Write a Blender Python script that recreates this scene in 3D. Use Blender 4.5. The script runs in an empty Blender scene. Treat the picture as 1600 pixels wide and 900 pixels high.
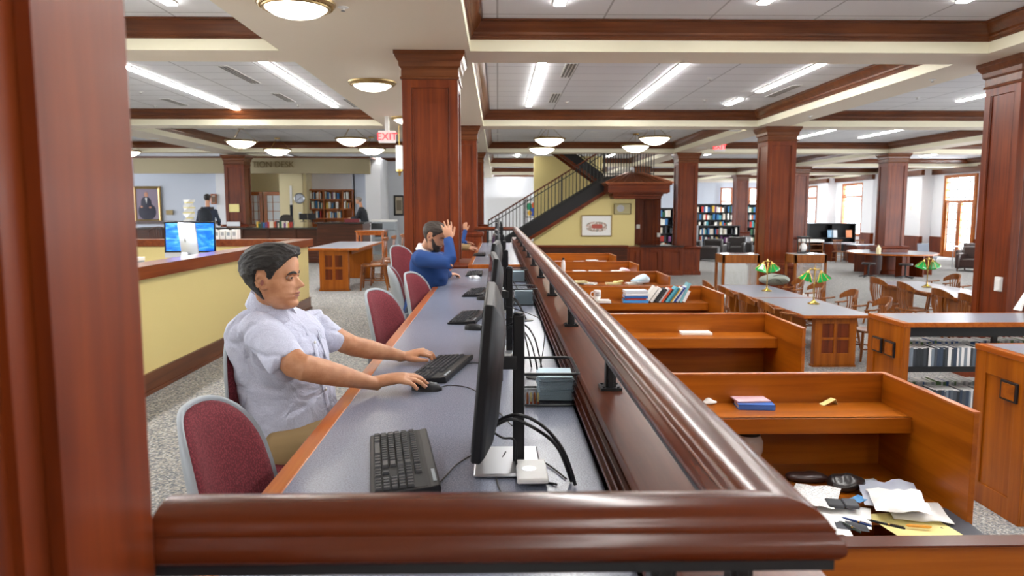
import bpy, math, random
from mathutils import Vector, Matrix, noise
random.seed(7)
C = bpy.context.scene.collection
S = bpy.context.scene
# ---------------------------------------------------------------- camera, world, exposure
F = 1150.0; PITCH = math.atan(124/F); YAW = math.atan(22/F/math.cos(PITCH)); CZ = 1.43
cd = bpy.data.cameras.new('camera'); cam = bpy.data.objects.new('camera', cd); C.objects.link(cam)
cam.location = (0, 0, CZ); cam.rotation_euler = (math.pi/2-PITCH, 0, -YAW)
cd.sensor_width = 36; cd.lens = 36*F/1600; cd.clip_start = .05; cd.clip_end = 300
cd.dof.use_dof = True; cd.dof.focus_distance = 2.9; cd.dof.aperture_fstop = 5.0
S.camera = cam
S.view_settings.view_transform = 'Standard'; S.view_settings.look = 'None'
S.view_settings.gamma = 1; S.view_settings.use_curve_mapping = False
S.view_settings.exposure = 1.25
W = bpy.data.worlds.new('world'); S.world = W; W.use_nodes = True
W.node_tree.nodes['Background'].inputs[0].default_value = (.93, .96, 1, 1)
W.node_tree.nodes['Background'].inputs[1].default_value = 4.2
STRIP_E = 23; TILE_Z = 3.60; SOF = 3.26; LOW = -.77

_cp,_sp,_cy,_sy = math.cos(PITCH),math.sin(PITCH),math.cos(YAW),math.sin(YAW)
_FW=(_sy*_cp,_cy*_cp,-_sp); _RT=(_cy,-_sy,0); _UP=(_sy*_sp,_cy*_sp,_cp)
def at(px, py, x=None, y=None, z=None):
    """surveying aid: where the sight line through a photo point meets a known plane"""
    u=(px-800)/F; v=(450-py)/F
    d=[_FW[i]+u*_RT[i]+v*_UP[i] for i in range(3)]
    t = (z-CZ)/d[2] if z is not None else (y/d[1] if y is not None else x/d[0])
    return Vector((d[0]*t, d[1]*t, CZ+d[2]*t))

# rectangular area lamp, added outside the right-wall windows to bring in daylight
def lamp_area(name, loc, sx, sy, power, col=(1,.96,.9), parent=None):
    l = bpy.data.lights.new(name, 'AREA'); l.shape='RECTANGLE'; l.size=sx; l.size_y=sy; l.energy=power; l.color=col
    o = bpy.data.objects.new(name, l); C.objects.link(o); o.location=loc
    if parent: o.parent=parent; o.location = Vector(loc)-parent.location
    return o

# daylight entering through the tall openings of the right wall
for y0_,y1_,z0_,z1_ in ((31.6,33.9,-.7,2.9),(41.5,44,0,2.9),(47.5,50,0,2.9)):
    o_=lamp_area('window_daylight',(21.3,(y0_+y1_)/2,(z0_+z1_)/2),z1_-z0_,y1_-y0_,420,(.88,.94,1)); o_.rotation_euler=(0,math.pi/2,0)
# ---------------------------------------------------------------- materials
MATS = {}
def base(name, col=(.5,.5,.5), rough=.5, metal=0, coat=0, spec=.5, emit=0, alpha=1, trans=0, ecol=None, sss=0):
    m = bpy.data.materials.new(name); m.use_nodes=True
    b = m.node_tree.nodes['Principled BSDF']
    b.inputs['Base Color'].default_value=(*col,1); b.inputs['Roughness'].default_value=rough
    b.inputs['Metallic'].default_value=metal; b.inputs['Coat Weight'].default_value=coat
    b.inputs['Coat Roughness'].default_value=.16
    b.inputs['Specular IOR Level'].default_value=spec
    if emit: b.inputs['Emission Color'].default_value=(*(ecol or col),1); b.inputs['Emission Strength'].default_value=emit
    b.inputs['Transmission Weight'].default_value=trans; b.inputs['Alpha'].default_value=alpha
    if sss: b.inputs['Subsurface Weight'].default_value=sss; b.inputs['Subsurface Radius'].default_value=(.02,.008,.004)
    MATS[name]=m; return m
def srgb(h):
    h=h.lstrip('#'); r=[int(h[i:i+2],16)/255 for i in (0,2,4)]
    return tuple(c/12.92 if c<=.04045 else ((c+.055)/1.055)**2.4 for c in r)
def N(m,t,**k):
    n=m.node_tree.nodes.new(t)
    for a,b in k.items(): setattr(n,a,b)
    return n
def L(m,a,b): m.node_tree.links.new(a,b)
def ramp(m,fac,stops):
    r=N(m,'ShaderNodeValToRGB'); L(m,fac,r.inputs[0]); e=r.color_ramp.elements
    while len(e)<len(stops): e.new(.5)
    for i,(p,c) in enumerate(stops): e[i].position=p; e[i].color=(*c,1)
    return r.outputs[0]
def bump(m,h,strength=.3,dist=.01):
    b=N(m,'ShaderNodeBump'); b.inputs['Strength'].default_value=strength; b.inputs['Distance'].default_value=dist
    L(m,h,b.inputs['Height']); L(m,b.outputs[0],m.node_tree.nodes['Principled BSDF'].inputs['Normal'])
def wood(name, dark, mid, light, axis='Z', rough=.32, coat=.35, scale=1.0):
    m=base(name,mid,rough,coat=coat*.6,spec=.3); b=m.node_tree.nodes['Principled BSDF']
    tc=N(m,'ShaderNodeTexCoord'); mp=N(m,'ShaderNodeMapping'); L(m,tc.outputs['Object'],mp.inputs[0])
    s=[26*scale]*3; s['XYZ'.index(axis)]=1.3*scale; mp.inputs['Scale'].default_value=s
    n=N(m,'ShaderNodeTexNoise'); n.inputs['Scale'].default_value=1; n.inputs['Detail'].default_value=6; n.inputs['Roughness'].default_value=.62
    n.inputs['Distortion'].default_value=.4; L(m,mp.outputs[0],n.inputs[0])
    n2=N(m,'ShaderNodeTexNoise'); n2.inputs['Scale'].default_value=1.6; n2.inputs['Detail'].default_value=2; L(m,tc.outputs['Object'],n2.inputs[0])
    mx=N(m,'ShaderNodeMath',operation='MULTIPLY_ADD'); L(m,n2.outputs[0],mx.inputs[0]); mx.inputs[1].default_value=.45
    L(m,n.outputs[0],mx.inputs[2])
    sb=N(m,'ShaderNodeMath',operation='SUBTRACT'); L(m,mx.outputs[0],sb.inputs[0]); sb.inputs[1].default_value=.22
    c=ramp(m,sb.outputs[0],[(.28,dark),(.5,mid),(.74,light)]); L(m,c,b.inputs['Base Color'])
    return m
for ax in 'XYZ':
    wood('column_wood_'+ax, srgb('#481806'), srgb('#66280a'), srgb('#7c370f'), ax, .34, .16,.6)
    wood('carrel_wood_'+ax, srgb('#7c3c05'), srgb('#975008'), srgb('#aa5f0f'), ax, .36, .16, .5)
    wood('crown_wood_'+ax, srgb('#4a2410'), srgb('#613318'), srgb('#744223'), ax, .3, .3, .6)
    wood('rail_wood_'+ax, srgb('#44190a'), srgb('#57240f'), srgb('#683118'), ax, .24, .3, .6)
wood('edge_wood', srgb('#8c420e'), srgb('#a55617'), srgb('#b86c26'), 'Y', .3, .5)
wood('ledge_wood', srgb('#522614'), srgb('#68331d'), srgb('#78412a'), 'Y', .4, .3, .8)
wood('dark_wood', srgb('#30140a'), srgb('#431d0d'), srgb('#552a14'), 'X', .35, .3)
wood('chair_wood', srgb('#633210'), srgb('#804818'), srgb('#995e28'), 'Z', .35, .3)
wood('cap_wood', srgb('#63290e'), srgb('#7b3a18'), srgb('#8e4a24'), 'X', .25, .3)
base('cream_paint', srgb('#e2dcc2'), .55); base('soffit_paint', srgb('#e6dac6'), .6)
base('white_wall', srgb('#eceef2'), .6); base('blue_wall', srgb('#c8d0de'), .6); base('yellow_wall', srgb('#ddcb8a'), .6)
base('pale_yellow_wall', srgb('#e6d9ae'), .6); base('grey_wall', srgb('#c2c6cc'),.6); base('khaki_band', srgb('#a59a7c'),.6)
base('black_plastic', (.008,.008,.010), .45,spec=.3); base('black_metal', (.012,.013,.016), .4, metal=.2)
base('key_plastic', (.03,.032,.038), .4); base('key_gap', (.006,.006,.007), .6)
base('screen_dark', (.006,.007,.009), .12); base('silver', srgb('#b9bcc1'), .3, metal=.8)
base('grey_plastic', srgb('#9aa3ab'), .45); base('white_plastic', srgb('#e8e8e6'), .4)
base('brass', srgb('#c9a860'), .22, metal=1); base('antique_brass', srgb('#a88f62'), .35, metal=.9)
base('steel', srgb('#a9adb2'), .3, metal=.9)
base('paper', srgb('#eeeeec'), .7); base('paper_yellow', srgb('#efe29a'), .7); base('paper_blue', srgb('#c4dcea'), .7)
base('green_glass', srgb('#10a044'), .15, coat=.5)
base('glass', (.9,.95,.95), .03, alpha=.16, spec=.8)
base('clear_plastic', (.85,.88,.88), .08, alpha=.28, spec=.7)
base('lamp_bowl', (1,.95,.85), .4, emit=5.5, ecol=(1,.93,.8)); base('strip_diffuser', (1,1,1), .4, emit=STRIP_E, ecol=(1,.98,.95))
base('down_light', (1,1,1), .4, emit=9, ecol=(1,.95,.85))
base('daylight_pane', (1,1,1), .2, alpha=.35, trans=0, emit=0)
base('vent_grey', srgb('#6d6d6c'), .5); base('black_leather', srgb('#2b2626'), .3, coat=.2); base('brown_leather', srgb('#3c2a27'), .32, coat=.2)
base('copper', srgb('#a86a4a'), .3, metal=.7); base('hair_dark', srgb('#221a17'), .5); base('hair_brown', srgb('#33241a'),.55); base('hair_grey', srgb('#77736f'),.6)
base('khaki', srgb('#937a54'), .85); base('dark_cloth', srgb('#1e232b'), .85); base('jean', srgb('#2b3446'), .85)
base('exit_red', srgb('#e8202a'), .4, emit=1.6); base('screen_blue', srgb('#1d5fc4'), .2, emit=.9)
base('sign_bronze', srgb('#7a6a48'), .4, metal=.5); base('eye_white', srgb('#a8a29c'), .25); base('eye_dark', srgb('#1c120d'), .15)
base('lips', srgb('#91544a'), .45); base('blue_knit', srgb('#173f7c'), .85); base('collar_white', srgb('#e8e8ec'),.8)
def colmat(h, rough=.6, **k):
    n='colour_'+h.lstrip('#')+('_gloss' if rough<.4 else '')
    return MATS.get(n) or base(n, srgb(h), rough, **k)
m=base('sky_glow',(1,1,1),1,emit=2.4,ecol=(.9,.95,1))
# skin
m=base('skin', srgb('#bd8560'), .48, sss=.08); b=m.node_tree.nodes['Principled BSDF']
tc=N(m,'ShaderNodeTexCoord'); n=N(m,'ShaderNodeTexNoise'); n.inputs['Scale'].default_value=26; n.inputs['Detail'].default_value=4; L(m,tc.outputs['Object'],n.inputs[0])
L(m,ramp(m,n.outputs[0],[(.3,srgb('#ab724e')),(.6,srgb('#c08a66')),(.8,srgb('#c99674'))]),b.inputs['Base Color'])
n=N(m,'ShaderNodeTexNoise'); n.inputs['Scale'].default_value=300; L(m,tc.outputs['Object'],n.inputs[0]); bump(m,n.outputs[0],.12,.002)
base('skin_light', srgb('#bf8b6d'), .5, sss=.08); base('nail', srgb('#c08d7d'), .3)
# shirt
m=base('shirt_cloth', srgb('#cdd0e2'), .85); b=m.node_tree.nodes['Principled BSDF']
tc=N(m,'ShaderNodeTexCoord'); n=N(m,'ShaderNodeTexNoise'); n.inputs['Scale'].default_value=420; n.inputs['Detail'].default_value=2; L(m,tc.outputs['Object'],n.inputs[0])
L(m,ramp(m,n.outputs[0],[(.35,srgb('#b0b4cb')),(.6,srgb('#c9cde0'))]),b.inputs['Base Color'])
n2=N(m,'ShaderNodeTexNoise'); n2.inputs['Scale'].default_value=9; n2.inputs['Detail'].default_value=3; n2.inputs['Distortion'].default_value=1.6; L(m,tc.outputs['Object'],n2.inputs[0]); bump(m,n2.outputs[0],.55,.03)
# maroon fabric
m=base('maroon_fabric', srgb('#7d2c36'), .9); b=m.node_tree.nodes['Principled BSDF']
tc=N(m,'ShaderNodeTexCoord'); n=N(m,'ShaderNodeTexVoronoi'); n.inputs['Scale'].default_value=170; L(m,tc.outputs['Object'],n.inputs[0])
L(m,ramp(m,n.outputs[0],[(.1,srgb('#8a3440')),(.6,srgb('#621d27'))]),b.inputs['Base Color']); bump(m,n.outputs[0],.3,.003)
def strands(nm,a,c):
    m=MATS[nm]; b=m.node_tree.nodes['Principled BSDF']; tc=N(m,'ShaderNodeTexCoord'); mp=N(m,'ShaderNodeMapping'); mp.inputs['Scale'].default_value=(60,420,190); mp.inputs['Rotation'].default_value=(0,.9,0); L(m,tc.outputs['Object'],mp.inputs[0])
    n=N(m,'ShaderNodeTexNoise'); n.inputs['Scale'].default_value=1; n.inputs['Detail'].default_value=3; n.inputs['Distortion'].default_value=.8; L(m,mp.outputs[0],n.inputs[0])
    L(m,ramp(m,n.outputs[0],[(.35,srgb(a)),(.68,srgb(c))]),b.inputs['Base Color']); bump(m,n.outputs[0],.9,.004)
strands('hair_dark','#060504','#241d1a'); strands('hair_brown','#150e09','#3a291d')
# carpet
m=base('carpet', srgb('#8f9092'), .95, spec=.1); b=m.node_tree.nodes['Principled BSDF']
tc=N(m,'ShaderNodeTexCoord'); n=N(m,'ShaderNodeTexVoronoi'); n.inputs['Scale'].default_value=75; L(m,tc.outputs['Object'],n.inputs[0])
n3=N(m,'ShaderNodeTexNoise'); n3.inputs['Scale'].default_value=60; n3.inputs['Detail'].default_value=3; L(m,tc.outputs['Object'],n3.inputs[0])
mx=N(m,'ShaderNodeMixRGB'); mx.inputs[0].default_value=.5; L(m,n.outputs['Color'],mx.inputs[1]); L(m,n3.outputs[0],mx.inputs[2])
L(m,ramp(m,mx.outputs[0],[(.25,srgb('#5f6468')),(.45,srgb('#85878a')),(.58,srgb('#a39d94')),(.75,srgb('#c0c2c4'))]),b.inputs['Base Color']); bump(m,n.outputs[0],.4,.006)
# laminate
def laminate(name,a,c,rough):
    m=base(name,a,rough,spec=.5); b=m.node_tree.nodes['Principled BSDF']
    tc=N(m,'ShaderNodeTexCoord'); n=N(m,'ShaderNodeTexNoise'); n.inputs['Scale'].default_value=260; n.inputs['Detail'].default_value=3; L(m,tc.outputs['Object'],n.inputs[0])
    L(m,ramp(m,n.outputs[0],[(.35,a),(.65,c)]),b.inputs['Base Color'])
laminate('desk_laminate', srgb('#666c7e'), srgb('#868c9e'), .26)
laminate('table_laminate', srgb('#787e8c'), srgb('#9096a4'), .28)
laminate('granite', srgb('#202024'), srgb('#3a3838'), .15)
# ceiling tile
m=base('ceiling_tile', srgb('#e4e5e8'), .85); b=m.node_tree.nodes['Principled BSDF']
tc=N(m,'ShaderNodeTexCoord'); br=N(m,'ShaderNodeTexBrick'); br.offset=0; br.inputs['Scale'].default_value=1; br.inputs['Mortar Size'].default_value=.012
br.inputs['Brick Width'].default_value=1.22; br.inputs['Row Height'].default_value=.61; br.inputs['Mortar Smooth'].default_value=.1
br.inputs['Color1'].default_value=(*srgb('#e4e5e8'),1); br.inputs['Color2'].default_value=(*srgb('#e0e1e5'),1); br.inputs['Mortar'].default_value=(*srgb('#b0b0b3'),1)
L(m,tc.outputs['Object'],br.inputs[0]); L(m,br.outputs[0],b.inputs['Base Color'])
# mesh basket: fine grid of wires with gaps
m=base('wire_mesh', (.02,.02,.025), .4, metal=.5); b=m.node_tree.nodes['Principled BSDF']
tc=N(m,'ShaderNodeTexCoord'); ck=N(m,'ShaderNodeTexChecker'); ck.inputs['Scale'].default_value=520; L(m,tc.outputs['Object'],ck.inputs[0])
mt=N(m,'ShaderNodeMath',operation='MULTIPLY_ADD'); L(m,ck.outputs['Fac'],mt.inputs[0]); mt.inputs[1].default_value=.35; mt.inputs[2].default_value=.2
L(m,mt.outputs[0],b.inputs['Alpha'])

# ---------------------------------------------------------------- mesh helpers
class MB:
    def __init__(s): s.v=[]; s.f=[]; s.mi=[]; s.cur=0
    def quad(s,*idx): s.f.append(tuple(idx)); s.mi.append(s.cur)
    def add(s,vs): n=len(s.v); s.v+= [Vector(p) for p in vs]; return n
    def poly(s,vs): n=s.add(vs); s.quad(*range(n,n+len(vs)))
    def box(s,x0,x1,y0,y1,z0,z1,M=None):
        if x0>x1: x0,x1=x1,x0
        if y0>y1: y0,y1=y1,y0
        if z0>z1: z0,z1=z1,z0
        e=.00045*(len(s.f)//6%7)      # keeps neighbouring faces of one part from lying in one plane
        if e and min(x1-x0,y1-y0,z1-z0)>.008: x0+=e; x1-=e; y0+=e; y1-=e; z0+=e; z1-=e
        p=[(x,y,z) for z in (z0,z1) for y in (y0,y1) for x in (x0,x1)]
        if M: p=[M@Vector(q) for q in p]
        n=s.add(p)
        for q in ((0,2,3,1),(4,5,7,6),(0,1,5,4),(1,3,7,5),(3,2,6,7),(2,0,4,6)): s.quad(*[n+i for i in q])
        return s
    def beam(s,a,b,w,h,up=(0,0,1)):
        a=Vector(a); b=Vector(b); d=(b-a).normalized(); up=Vector(up)
        r=d.cross(up)
        if r.length<1e-4: up=Vector((1,0,0)); r=d.cross(up)
        r.normalize(); u=r.cross(d); r*=w/2; u*=h/2
        n=s.add([a-r-u,a+r-u,a+r+u,a-r+u,b-r-u,b+r-u,b+r+u,b-r+u])
        for q in ((0,1,2,3),(7,6,5,4),(0,4,5,1),(1,5,6,2),(2,6,7,3),(3,7,4,0)): s.quad(*[n+i for i in q])
        return s
    def rings(s,rs,cap=True,closed=True):
        k=len(rs[0]); st=[s.add(r) for r in rs]
        for a,b in zip(st,st[1:]):
            for i in range(k if closed else k-1):
                j=(i+1)%k; s.quad(a+i,a+j,b+j,b+i)
        if cap:
            s.quad(*[st[0]+i for i in range(k)][::-1]); s.quad(*[st[-1]+i for i in range(k)])
        return s
    def tube(s,pts,rad,k=10,up=(0,0,1),cap=True,round_=False):
        """rad: number, list of numbers, or list of (side, up) radii"""
        pts=[Vector(p) for p in pts]; n=len(pts)
        if not isinstance(rad,(list,tuple)): rad=[rad]*n
        rad=[(r,r) if not isinstance(r,(list,tuple)) else r for r in rad]
        if round_:
            d0=(pts[0]-pts[1]).normalized(); d1=(pts[-1]-pts[-2]).normalized(); r0=min(rad[0]); r1=min(rad[-1])
            pre=[(pts[0]+d0*r0*math.sin(a),[q*math.cos(a) for q in rad[0]]) for a in (1.45,1.0,.5)]
            post=[(pts[-1]+d1*r1*math.sin(a),[q*math.cos(a) for q in rad[-1]]) for a in (.5,1.0,1.45)]
            pts=[p for p,_ in pre]+pts+[p for p,_ in post]; rad=[r for _,r in pre]+list(rad)+[r for _,r in post]; n=len(pts)
        rs=[]; U=Vector(up)
        for i,p in enumerate(pts):
            d=(pts[min(i+1,n-1)]-pts[max(i-1,0)]).normalized()
            r=d.cross(U)
            if r.length<.15:
                r=d.cross(Vector((1,0,0)) if abs(d.x)<.8 else Vector((0,1,0)))
            r.normalize(); u=r.cross(d)
            rs.append([p+r*(math.cos(t)*rad[i][0])+u*(math.sin(t)*rad[i][1]) for t in [2*math.pi*j/k for j in range(k)]])
        return s.rings(rs,cap)
    def lathe(s,prof,c=(0,0,0),k=24,M=None):
        rs=[]
        for r,z in prof:
            rs.append([Vector((c[0]+r*math.cos(t),c[1]+r*math.sin(t),c[2]+z)) for t in [2*math.pi*j/k for j in range(k)]])
        if M: rs=[[M@q for q in r] for r in rs]
        return s.rings(rs,cap=True)
    def ell(s,c,r,k=16,m=10,M=None):
        rs=[]
        for i in range(m+1):
            a=-math.pi/2+math.pi*(i+.02)/(m+.04)
            rs.append([Vector((r[0]*math.cos(a)*math.cos(t),r[1]*math.cos(a)*math.sin(t),r[2]*math.sin(a))) for t in [2*math.pi*j/k for j in range(k)]])
        c=Vector(c); rs=[[(M@q if M else q)+c for q in r] for r in rs]
        return s.rings(rs)
    def prism(s,poly,axis,a,b):
        """poly of 2D points extruded along axis from a to b"""
        def P(u,v,w): return {'X':(w,u,v),'Y':(u,w,v),'Z':(u,v,w)}[axis]
        k=len(poly); n=s.add([P(u,v,a) for u,v in poly]+[P(u,v,b) for u,v in poly])
        for i in range(k): j=(i+1)%k; s.quad(n+i,n+j,n+k+j,n+k+i)
        s.quad(*[n+i for i in range(k)][::-1]); s.quad(*[n+k+i for i in range(k)])
        return s
    def xf(s,M,start=0):
        for i in range(start,len(s.v)): s.v[i]=M@s.v[i]
        return s
    def build(s,name,mat,parent=None,world=False,bev=0,smooth=True,loc=None,rot=None,label=None,ang=.6,kind=None):
        me=bpy.data.meshes.new(name)
        off=Vector((0,0,0))
        if world and parent is not None: off=parent.location
        if world and parent is None and loc is not None: off=Vector(loc)
        me.from_pydata([tuple(v-off) for v in s.v],[],s.f)
        mats=mat if isinstance(mat,(list,tuple)) else [mat]
        for q in mats: me.materials.append(MATS[q] if isinstance(q,str) else q)
        if len(mats)>1: me.polygons.foreach_set('material_index',s.mi)
        import bmesh as _b
        bm=_b.new(); bm.from_mesh(me); _b.ops.recalc_face_normals(bm,faces=bm.faces); bm.to_mesh(me); bm.free()
        if smooth: me.shade_smooth(); me.set_sharp_from_angle(angle=ang)
        o=bpy.data.objects.new(name,me); C.objects.link(o)
        if loc is not None: o.location=loc
        if rot is not None: o.rotation_euler=rot
        if parent is not None: o.parent=parent
        if bev:
            b=o.modifiers.new('bevel','BEVEL'); b.width=bev; b.segments=2; b.limit_method='ANGLE'; b.angle_limit=.7
        if label: o['label']=label
        if kind: o['kind']=kind
        return o
def tag(o,label,cat,group=None,kind=None):
    o['label']=label; o['category']=cat
    if group: o['group']=group
    if kind: o['kind']=kind
    return o
def thing(name,label,cat,loc=(0,0,0),rz=0,group=None):
    o=bpy.data.objects.new(name,None); C.objects.link(o); o.location=loc; o.rotation_euler=(0,0,rz); o.empty_display_size=.1
    return tag(o,label,cat,group)
def kids(o): return [c for c in bpy.data.objects if c.parent is o]
def copy_tree(o,parent=None):
    c=o.copy(); C.objects.link(c)
    if parent is not None: c.parent=parent
    for ch in kids(o): copy_tree(ch,c)
    return c
def clone(o,loc,rz=0,label=None,scale=None,group=None):
    c=copy_tree(o); c.location=loc; c.rotation_euler=(0,0,rz)
    if label: c['label']=label
    if group: c['group']=group
    if scale: c.scale=(scale,)*3
    return c
def struct(o): o['kind']='structure'; return o
def Rz(a): return Matrix.Rotation(a,4,'Z')
def spline(pts,n=8):
    pts=[Vector(p) for p in pts]; out=[]
    P=[pts[0]]+pts+[pts[-1]]
    for i in range(1,len(P)-2):
        for j in range(n):
            t=j/n; a,b,c,d=P[i-1],P[i],P[i+1],P[i+2]
            out.append(.5*((2*b)+(-a+c)*t+(2*a-5*b+4*c-d)*t*t+(-a+3*b-3*c+d)*t**3))
    out.append(pts[-1]); return out

def ORD(i):
    w=['first','second','third','fourth','fifth','sixth','seventh','eighth','ninth','tenth','eleventh','twelfth']
    if i<12: return w[i]
    n=i+1; return '%d%s'%(n,'th' if 10<n%100<20 else {1:'st',2:'nd',3:'rd'}.get(n%10,'th'))
# ================================================================ STRUCTURE
mb=MB(); mb.box(-24,.40,-8,48,-.9,0); struct(mb.build('floor','carpet',smooth=False))
mb=MB(); mb.box(.401,24,-8,60,-.9,LOW); struct(mb.build('floor','carpet',smooth=False))
# coffered ceiling
XI=[(-22,-15.9),(-15.2,-9.3),(-8.45,-2.53),(-.33,5.83),(6.49,12.97),(13.63,20.6)]
YI=[(-7.2,.5),(1.2,8.87),(9.53,16.67),(17.33,24.47),(25.13,32.27),(32.93,40.07),(40.73,47.9)]
XE=[-24]+[a for t in XI for a in t]+[24]; YE=[-8]+[a for t in YI for a in t]+[56]
mb=MB()
for i in range(len(XE)-1):
    for j in range(len(YE)-1):
        if i%2==1 and j%2==1: continue
        mb.poly([(XE[i],YE[j],SOF),(XE[i],YE[j+1],SOF),(XE[i+1],YE[j+1],SOF),(XE[i+1],YE[j],SOF)])
for x0,x1 in XI:
    for y0,y1 in YI:
        mb.box(x0-.02,x1+.02,y0-.02,y1+.02,TILE_Z+.03,TILE_Z+.1)
mb.build('ceiling','soffit_paint',smooth=False)['kind']='structure'
mb=MB()
for x0,x1 in XI:
    for y0,y1 in YI: mb.poly([(x0,y0,TILE_Z),(x0,y1,TILE_Z),(x1,y1,TILE_Z),(x1,y0,TILE_Z)])
struct(mb.build('ceiling','ceiling_tile',smooth=False))
tn=0
for x0,x1 in XI:
    for y0,y1 in YI:
        tn+=1
        if x0<-16 and y0<20: continue
        mb=MB()
        def ring(i,z): return [(x0+i,y0+i,z),(x1-i,y0+i,z),(x1-i,y1-i,z),(x0+i,y1-i,z)]
        mb.rings([ring(0,SOF),ring(.01,SOF),ring(.01,SOF+.13),ring(0,SOF+.13)],cap=False)
        mb.cur=1
        pr=[(0,.13),(.015,.13),(.02,.15),(.03,.152),(.035,.17),(.05,.185),(.055,.21),(.075,.225),(.105,.25),(.13,.285),(.14,.31),(.16,.315),(.16,.337),(0,.34)]
        mb.rings([ring(i,SOF+z) for i,z in pr],cap=False)
        struct(mb.build('trim_%d'%tn,['cream_paint','crown_wood_X'],ang=.35))
# strip lights in the coffers
STRIP_N={}
def strip(x,y0,y1,label,group='fluorescent strips in the ceiling bays',w=.11,power=None):
    if label in STRIP_N: STRIP_N[label]+=1; label=label+', '+ORD(STRIP_N[label])+' from the left'
    else: STRIP_N[label]=0
    t=thing('strip_light',label,'ceiling light',(x,(y0+y1)/2,TILE_Z),0,group)
    h=(y1-y0)/2
    MB().box(-w/2,w/2,-h,h,-.028,-.002).build('diffuser','strip_diffuser',t,smooth=False)
    f=MB(); f.box(-w/2-.012,-w/2,-h,h,-.016,0); f.box(w/2,w/2+.012,-h,h,-.016,0); f.box(-w/2,w/2,-h-.012,-h,-.016,0); f.box(-w/2,w/2,h,h+.012,-.016,0)
    f.build('frame','white_plastic',t,smooth=False)
    return t
for n_,(x,a,b_) in enumerate([(.66,2.2,8.1),(2.8,2.2,8.0),(4.86,2.2,7.9)]): strip(x,a,b_,['strip light end at the top of the photo, above the central column','strip light end at the top edge, middle of the bay','strip light end at the top edge, toward the right column'][n_])
strip(.66,10.4,15.9,'long strip light nearest the central column in the right bay')
strip(2.8,10.4,16.1,'long middle strip light of the right bay'); strip(4.85,10.4,13.9,'long right strip light of the right bay'); strip(4.8,14.75,15.6,'short strip light in line beyond the right strip')
strip(-5.68,10.2,16.9,'longest strip light in the left bay beside the dark column'); strip(-3.45,10.2,16.05,'strip light in the left bay beside the painted soffit')
strip(-3.45,2.5,8.15,'strip light end at the top left of the photo'); strip(-5.68,2.5,8.15,'strip light above the left bay, mostly behind the near column')
strip(9.3,11,15,'strip light in the bay just left of the right column'); strip(11.2,11,15,'strip light in the bay behind the right column')
strip(9.2,20.2,23.0,'left of two strip lights in the bay beyond the second row of columns'); strip(11.05,20.0,22.6,'right of two strip lights in the bay beyond the second row of columns')
for x in (8.4,10.6): strip(x,27,30,'strip light in a far bay over the armchairs','far strips')
for x in (14.5,17.5):
    for y in (19,27): strip(x,y,y+3.5,'strip light in a far bay near the windows','far strips by the windows')
for x in (.8,4.6):
    for y in (27,34.5,42): strip(x,y,y+4,'added strip light in a far bay beyond the stairs','added far strips beyond the stairs')  # lamps added to brighten the dim far bays
for x in (8.4,11.2):
    for y in (34.5,42): strip(x,y,y+4,'added strip light in a far bay over the bookshelves','added far strips over the bookshelves')  # added as well, for more light on the far shelves and walls
for x in (15,18.5):
    for y in (34.5,42): strip(x,y,y+4,'added strip light in the farthest bay near the windows','added farthest strips by the windows')  # extra lamps put in to lift the far right
for x in (-11.5,-6.8,-4.2): strip(x,27.0,27.9,'added short strip light between the fascia and the back wall','added strips behind the fascia')  # unseen lamps added to brighten the dim back-left area
for x in (-12,-9.8): strip(x,11,16,'strip light in the bay hidden behind the near column','left strips')
# recessed downlights, air vents
def disc(name,label,cat,x,y,z,r,mat,group):
    t=thing(name,label,cat,(x,y,z),0,group)
    MB().lathe([(r*.01,-.006),(r*.85,-.006),(r*.86,0)]).build('lens',mat,t); MB().lathe([(r*.86,-.008),(r,-.006),(r*1.05,0),(r*.86,0)]).build('ring','white_plastic',t)
    return t
for x,y in [(at(px,py,z=TILE_Z).x,at(px,py,z=TILE_Z).y) for px,py in [(776,209),(776,221),(928,206),(911,219),(1080,204),(344,213),(500,212),(526,224)]]:
    disc('downlight',ORD(DLI:=(globals().get('DLI',-1)+1))+' of the small downlights among the bowl pendants, counted from the central column outward','ceiling light',x,y,TILE_Z,.13,'down_light','downlights among the pendants')
for k,(px,py) in enumerate([(1148,204),(1096,220),(1062,231)]):
    p=at(px,py,z=SOF); p=at(px,py,x=6.16) if k else p; disc('downlight',['nearest','middle','farthest'][k]+' of three downlights along the soffit by the exit sign','ceiling light',p.x,p.y,SOF,.15,'down_light','soffit downlights')
for k,(px,py) in enumerate([(313,230),(367,242),(240,216)]):
    p=at(px,py,z=SOF); disc('downlight',ORD(k)+' small downlight from the front on the left soffit near the bowl pendants','ceiling light',p.x,p.y,SOF,.13,'down_light','left soffit downlights')
def vent(x,y0,y1,label):
    t=thing('ceiling_vent',label,'vent',(x,(y0+y1)/2,TILE_Z),0,'slot diffusers in the ceiling tiles'); h=(y1-y0)/2
    MB().box(-.09,.09,-h,h,-.008,0).build('frame','white_plastic',t,smooth=False)
    f=MB()
    for q in (-.055,0,.055): f.box(q-.016,q+.016,-h+.03,h-.03,-.011,-.006)
    f.build('slot','vent_grey',t,smooth=False)
vent(1.12,11.3,12.5,'dark slot vent just right of the first long strip light'); vent(1.12,14.2,15.4,'far dark slot vent right of the first long strip light')
vent(5.3,13.2,14.6,'slot vent near the crown moulding in the right bay'); vent(-4.2,11.6,13.2,'slot vent left of the strip by the painted soffit'); vent(-4.2,14.3,15.4,'far slot vent left of the strip by the painted soffit')
vent(-3.0,15,16.2,'slot vent right of the strip by the painted soffit'); vent(-6.6,15,16,'slot vent beside the longest left strip')
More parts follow.
